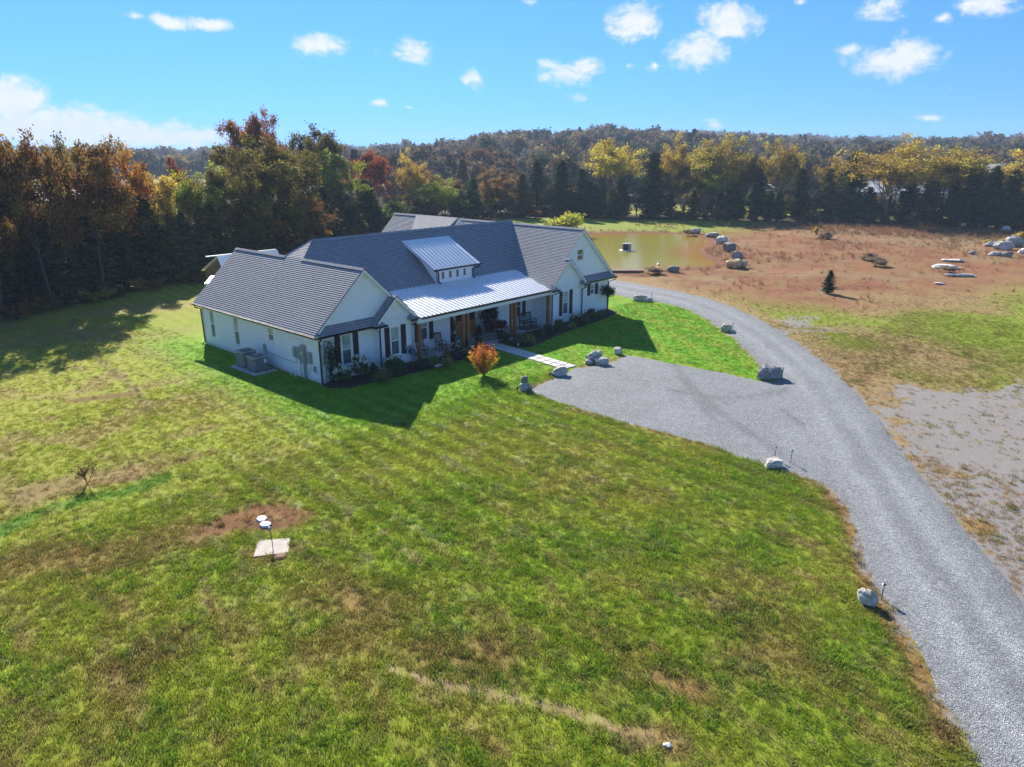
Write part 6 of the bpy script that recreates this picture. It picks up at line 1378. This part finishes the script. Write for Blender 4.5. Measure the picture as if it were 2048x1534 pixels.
for k, (px, s) in enumerate(((1460, 1.0), (1473, 1.2), (1486, 1.0))): rock(px, 535+k % 2, 1.5*s, 1.2, .95*s, RY+k, ('left', 'middle', 'right')[k]+' tan honeycombed rock of three below the pond bank boulders' if False else ('smallest lumpy tan', 'largest lumpy tan', 'roundest lumpy tan')[k]+' rock of the trio below the bank boulders', (.55, .44, .27), 70+k, .2, .25, 'boulder', 'rock', .1, 3)

# ------------------------------------------------------------------ small lights
def path_light(px, py, label, h=.62):
    q = g(px, py); o = thing('solar_light', label, 'garden light', (q[0], q[1], 0)); m = MB(); m.tube([(0, 0, -.1), (0, 0, h-.18)], .014, 6); m.obj('stake', 'black_metal', o)
    m = MB(); m.lathe([(.03, h-.18), (.042, h-.16), (.042, h-.04), (.03, h-.03)], n=10); m.obj('lens', 'lamp_glass', o)
    m = MB(); m.lathe([(.055, h-.035), (.06, h-.02), (.03, h), (.005, h+.004)], n=10); m.obj('cap', 'black_metal', o)
path_light(1549, 919, 'thin solar light behind the pale slab boulder'); path_light(1581, 926, 'thin solar light right of the pale slab boulder'); path_light(1763, 1199, 'thin solar light beside the wedge shaped boulder', .55); path_light(1564, 759, 'thin solar light beside the dark layered boulder', .75)
path_light(1465, 664, 'thin solar light beside the jagged tan boulder', .7); path_light(1303, 600, 'thin solar light beside the small grey driveway boulder', .6); path_light(1012, 704, 'thin solar light on the far edge of the walkway', .5); path_light(1217, 730, 'thin solar light at the walkway boulders', .5); path_light(1063, 782, 'thin solar light at the stacked stones', .5); path_light(1036, 700, 'thin solar light in the mulch by the drooping shrub', .5)
def spot(px, py, label):
    q = g(px, py); o = thing('spotlight', label, 'garden light', (q[0], q[1], 0), .6); m = MB(); m.tube([(0, 0, -.1), (0, 0, .16)], .016, 6); m.obj('stake', 'black_metal', o)
    m = MB(); m.lathe([(.03, -.08), (.06, -.05), (.075, .07), (.06, .075), (.01, .05)], n=12); h = m.obj('lamp_head', 'black_metal', o); h.location = (0, 0, .22); h.rotation_euler = (.7, 0, .4)
spot(1035, 784, 'black spotlight beside the stacked stones'); spot(1100, 755, 'black spotlight beside the rounded walkway boulder'); spot(1197, 712, 'black spotlight behind the large walkway boulder')
# ------------------------------------------------------------------ pond things
q = g(1250, 501, -.16); o = thing('duck_house', 'small dark duck house on a floating white platform', 'duck house', (q[0], q[1], -.16), RY)
m = MB(); m.bbox(-0.70, 0.70, -.7, .7, -.06, .10, .03); m.obj('platform', 'white_plastic', o)
m = MB(); m.prism([(-.35, -.45, .10), (.75, -.45, .10), (.75, -.45, .95), (-.35, -.45, .95)], (0, .9, 0)); hs = m.obj('house_box', 'black_paint', o); m = MB(); m.prism([(.35, -.46, .12), (.76, -.46, .12), (.76, -.46, .94), (.42, -.46, .94)], (0, -.015, 0)); m.obj('side_panel', 'box_grey', hs)
m = MB(); m.box(-.42, .82, -.5, .5, .95, 1.0); m.obj('roof', 'box_grey', hs)
q = g(1254, 545, -.1); o = thing('float_dock', 'weathered brown plank dock lying at the near pond shore', 'dock', (q[0], q[1], -.08), RY)
m = MB()
for k in range(5): m = MB(); m.bbox(-1.95, 1.95, -.55+k*.22, -.35+k*.22, .22, .29, .01); m.obj('plank', 'brown_plank', o)
for s in (-.4, .4): m = MB(); m.box(-1.85, 1.85, s-.1, s+.1, -.2, .218); m.obj('beam', 'brown_plank', o)
q = g(1316, 530, -.16); o = thing('white_duck', 'white duck shape on the water near the reedy pond shore', 'duck', (q[0], q[1], -.16), .8)  # duck shape stands in for a pale spot on the water
bm = bmesh.new(); bmesh.ops.create_uvsphere(bm, u_segments=14, v_segments=10, radius=1)
for v in bm.verts: x, y, z = v.co; v.co = Vector((x*.30+(-.10 if x < -.7 else 0), y*.16*(1-.25*x), z*.14+.07+(.08 if x < -.7 else 0)))
ret = bmesh.ops.create_uvsphere(bm, u_segments=10, v_segments=8, radius=1)
for v in ret['verts']: x, y, z = v.co; v.co = Vector((x*.075+.30, y*.06, z*.07+.30))
me = bpy.data.meshes.new('body'); bm.to_mesh(me); bm.free(); me.materials.append(MAT['white_plastic']); me.polygons.foreach_set('use_smooth', [True]*len(me.polygons)); link('body', me, o)
m = MB(); m.tube([(.20, 0, .10), (.27, 0, .20), (.29, 0, .28)], [.07, .045, .045], 8); m.obj('neck', 'white_plastic', o, True); m = MB(); m.tube([(.36, 0, .29), (.44, 0, .275)], [.03, .012], 6, flat=1.0); m.obj('bill', 'lamp_glass', o)
# ------------------------------------------------------------------ haze
def build_haze():
    m = MB(); x0, x1, y0, y1 = -960, 1560, -960, 1560; m.box(x0, x1, y0, y1, -3, 62)
    t = NT('haze'); v = t.n('ShaderNodeVolumePrincipled'); v.inputs['Color'].default_value = (.62, .80, 1, 1); v.inputs['Density'].default_value = HAZE; v.inputs['Anisotropy'].default_value = 0.0
    t.L.new(v.outputs[0], t.out.inputs['Volume']); o = m.obj('haze', 'haze'); stuff(o, 'thin blue autumn haze in the air')
HAZE = .00034
build_haze()
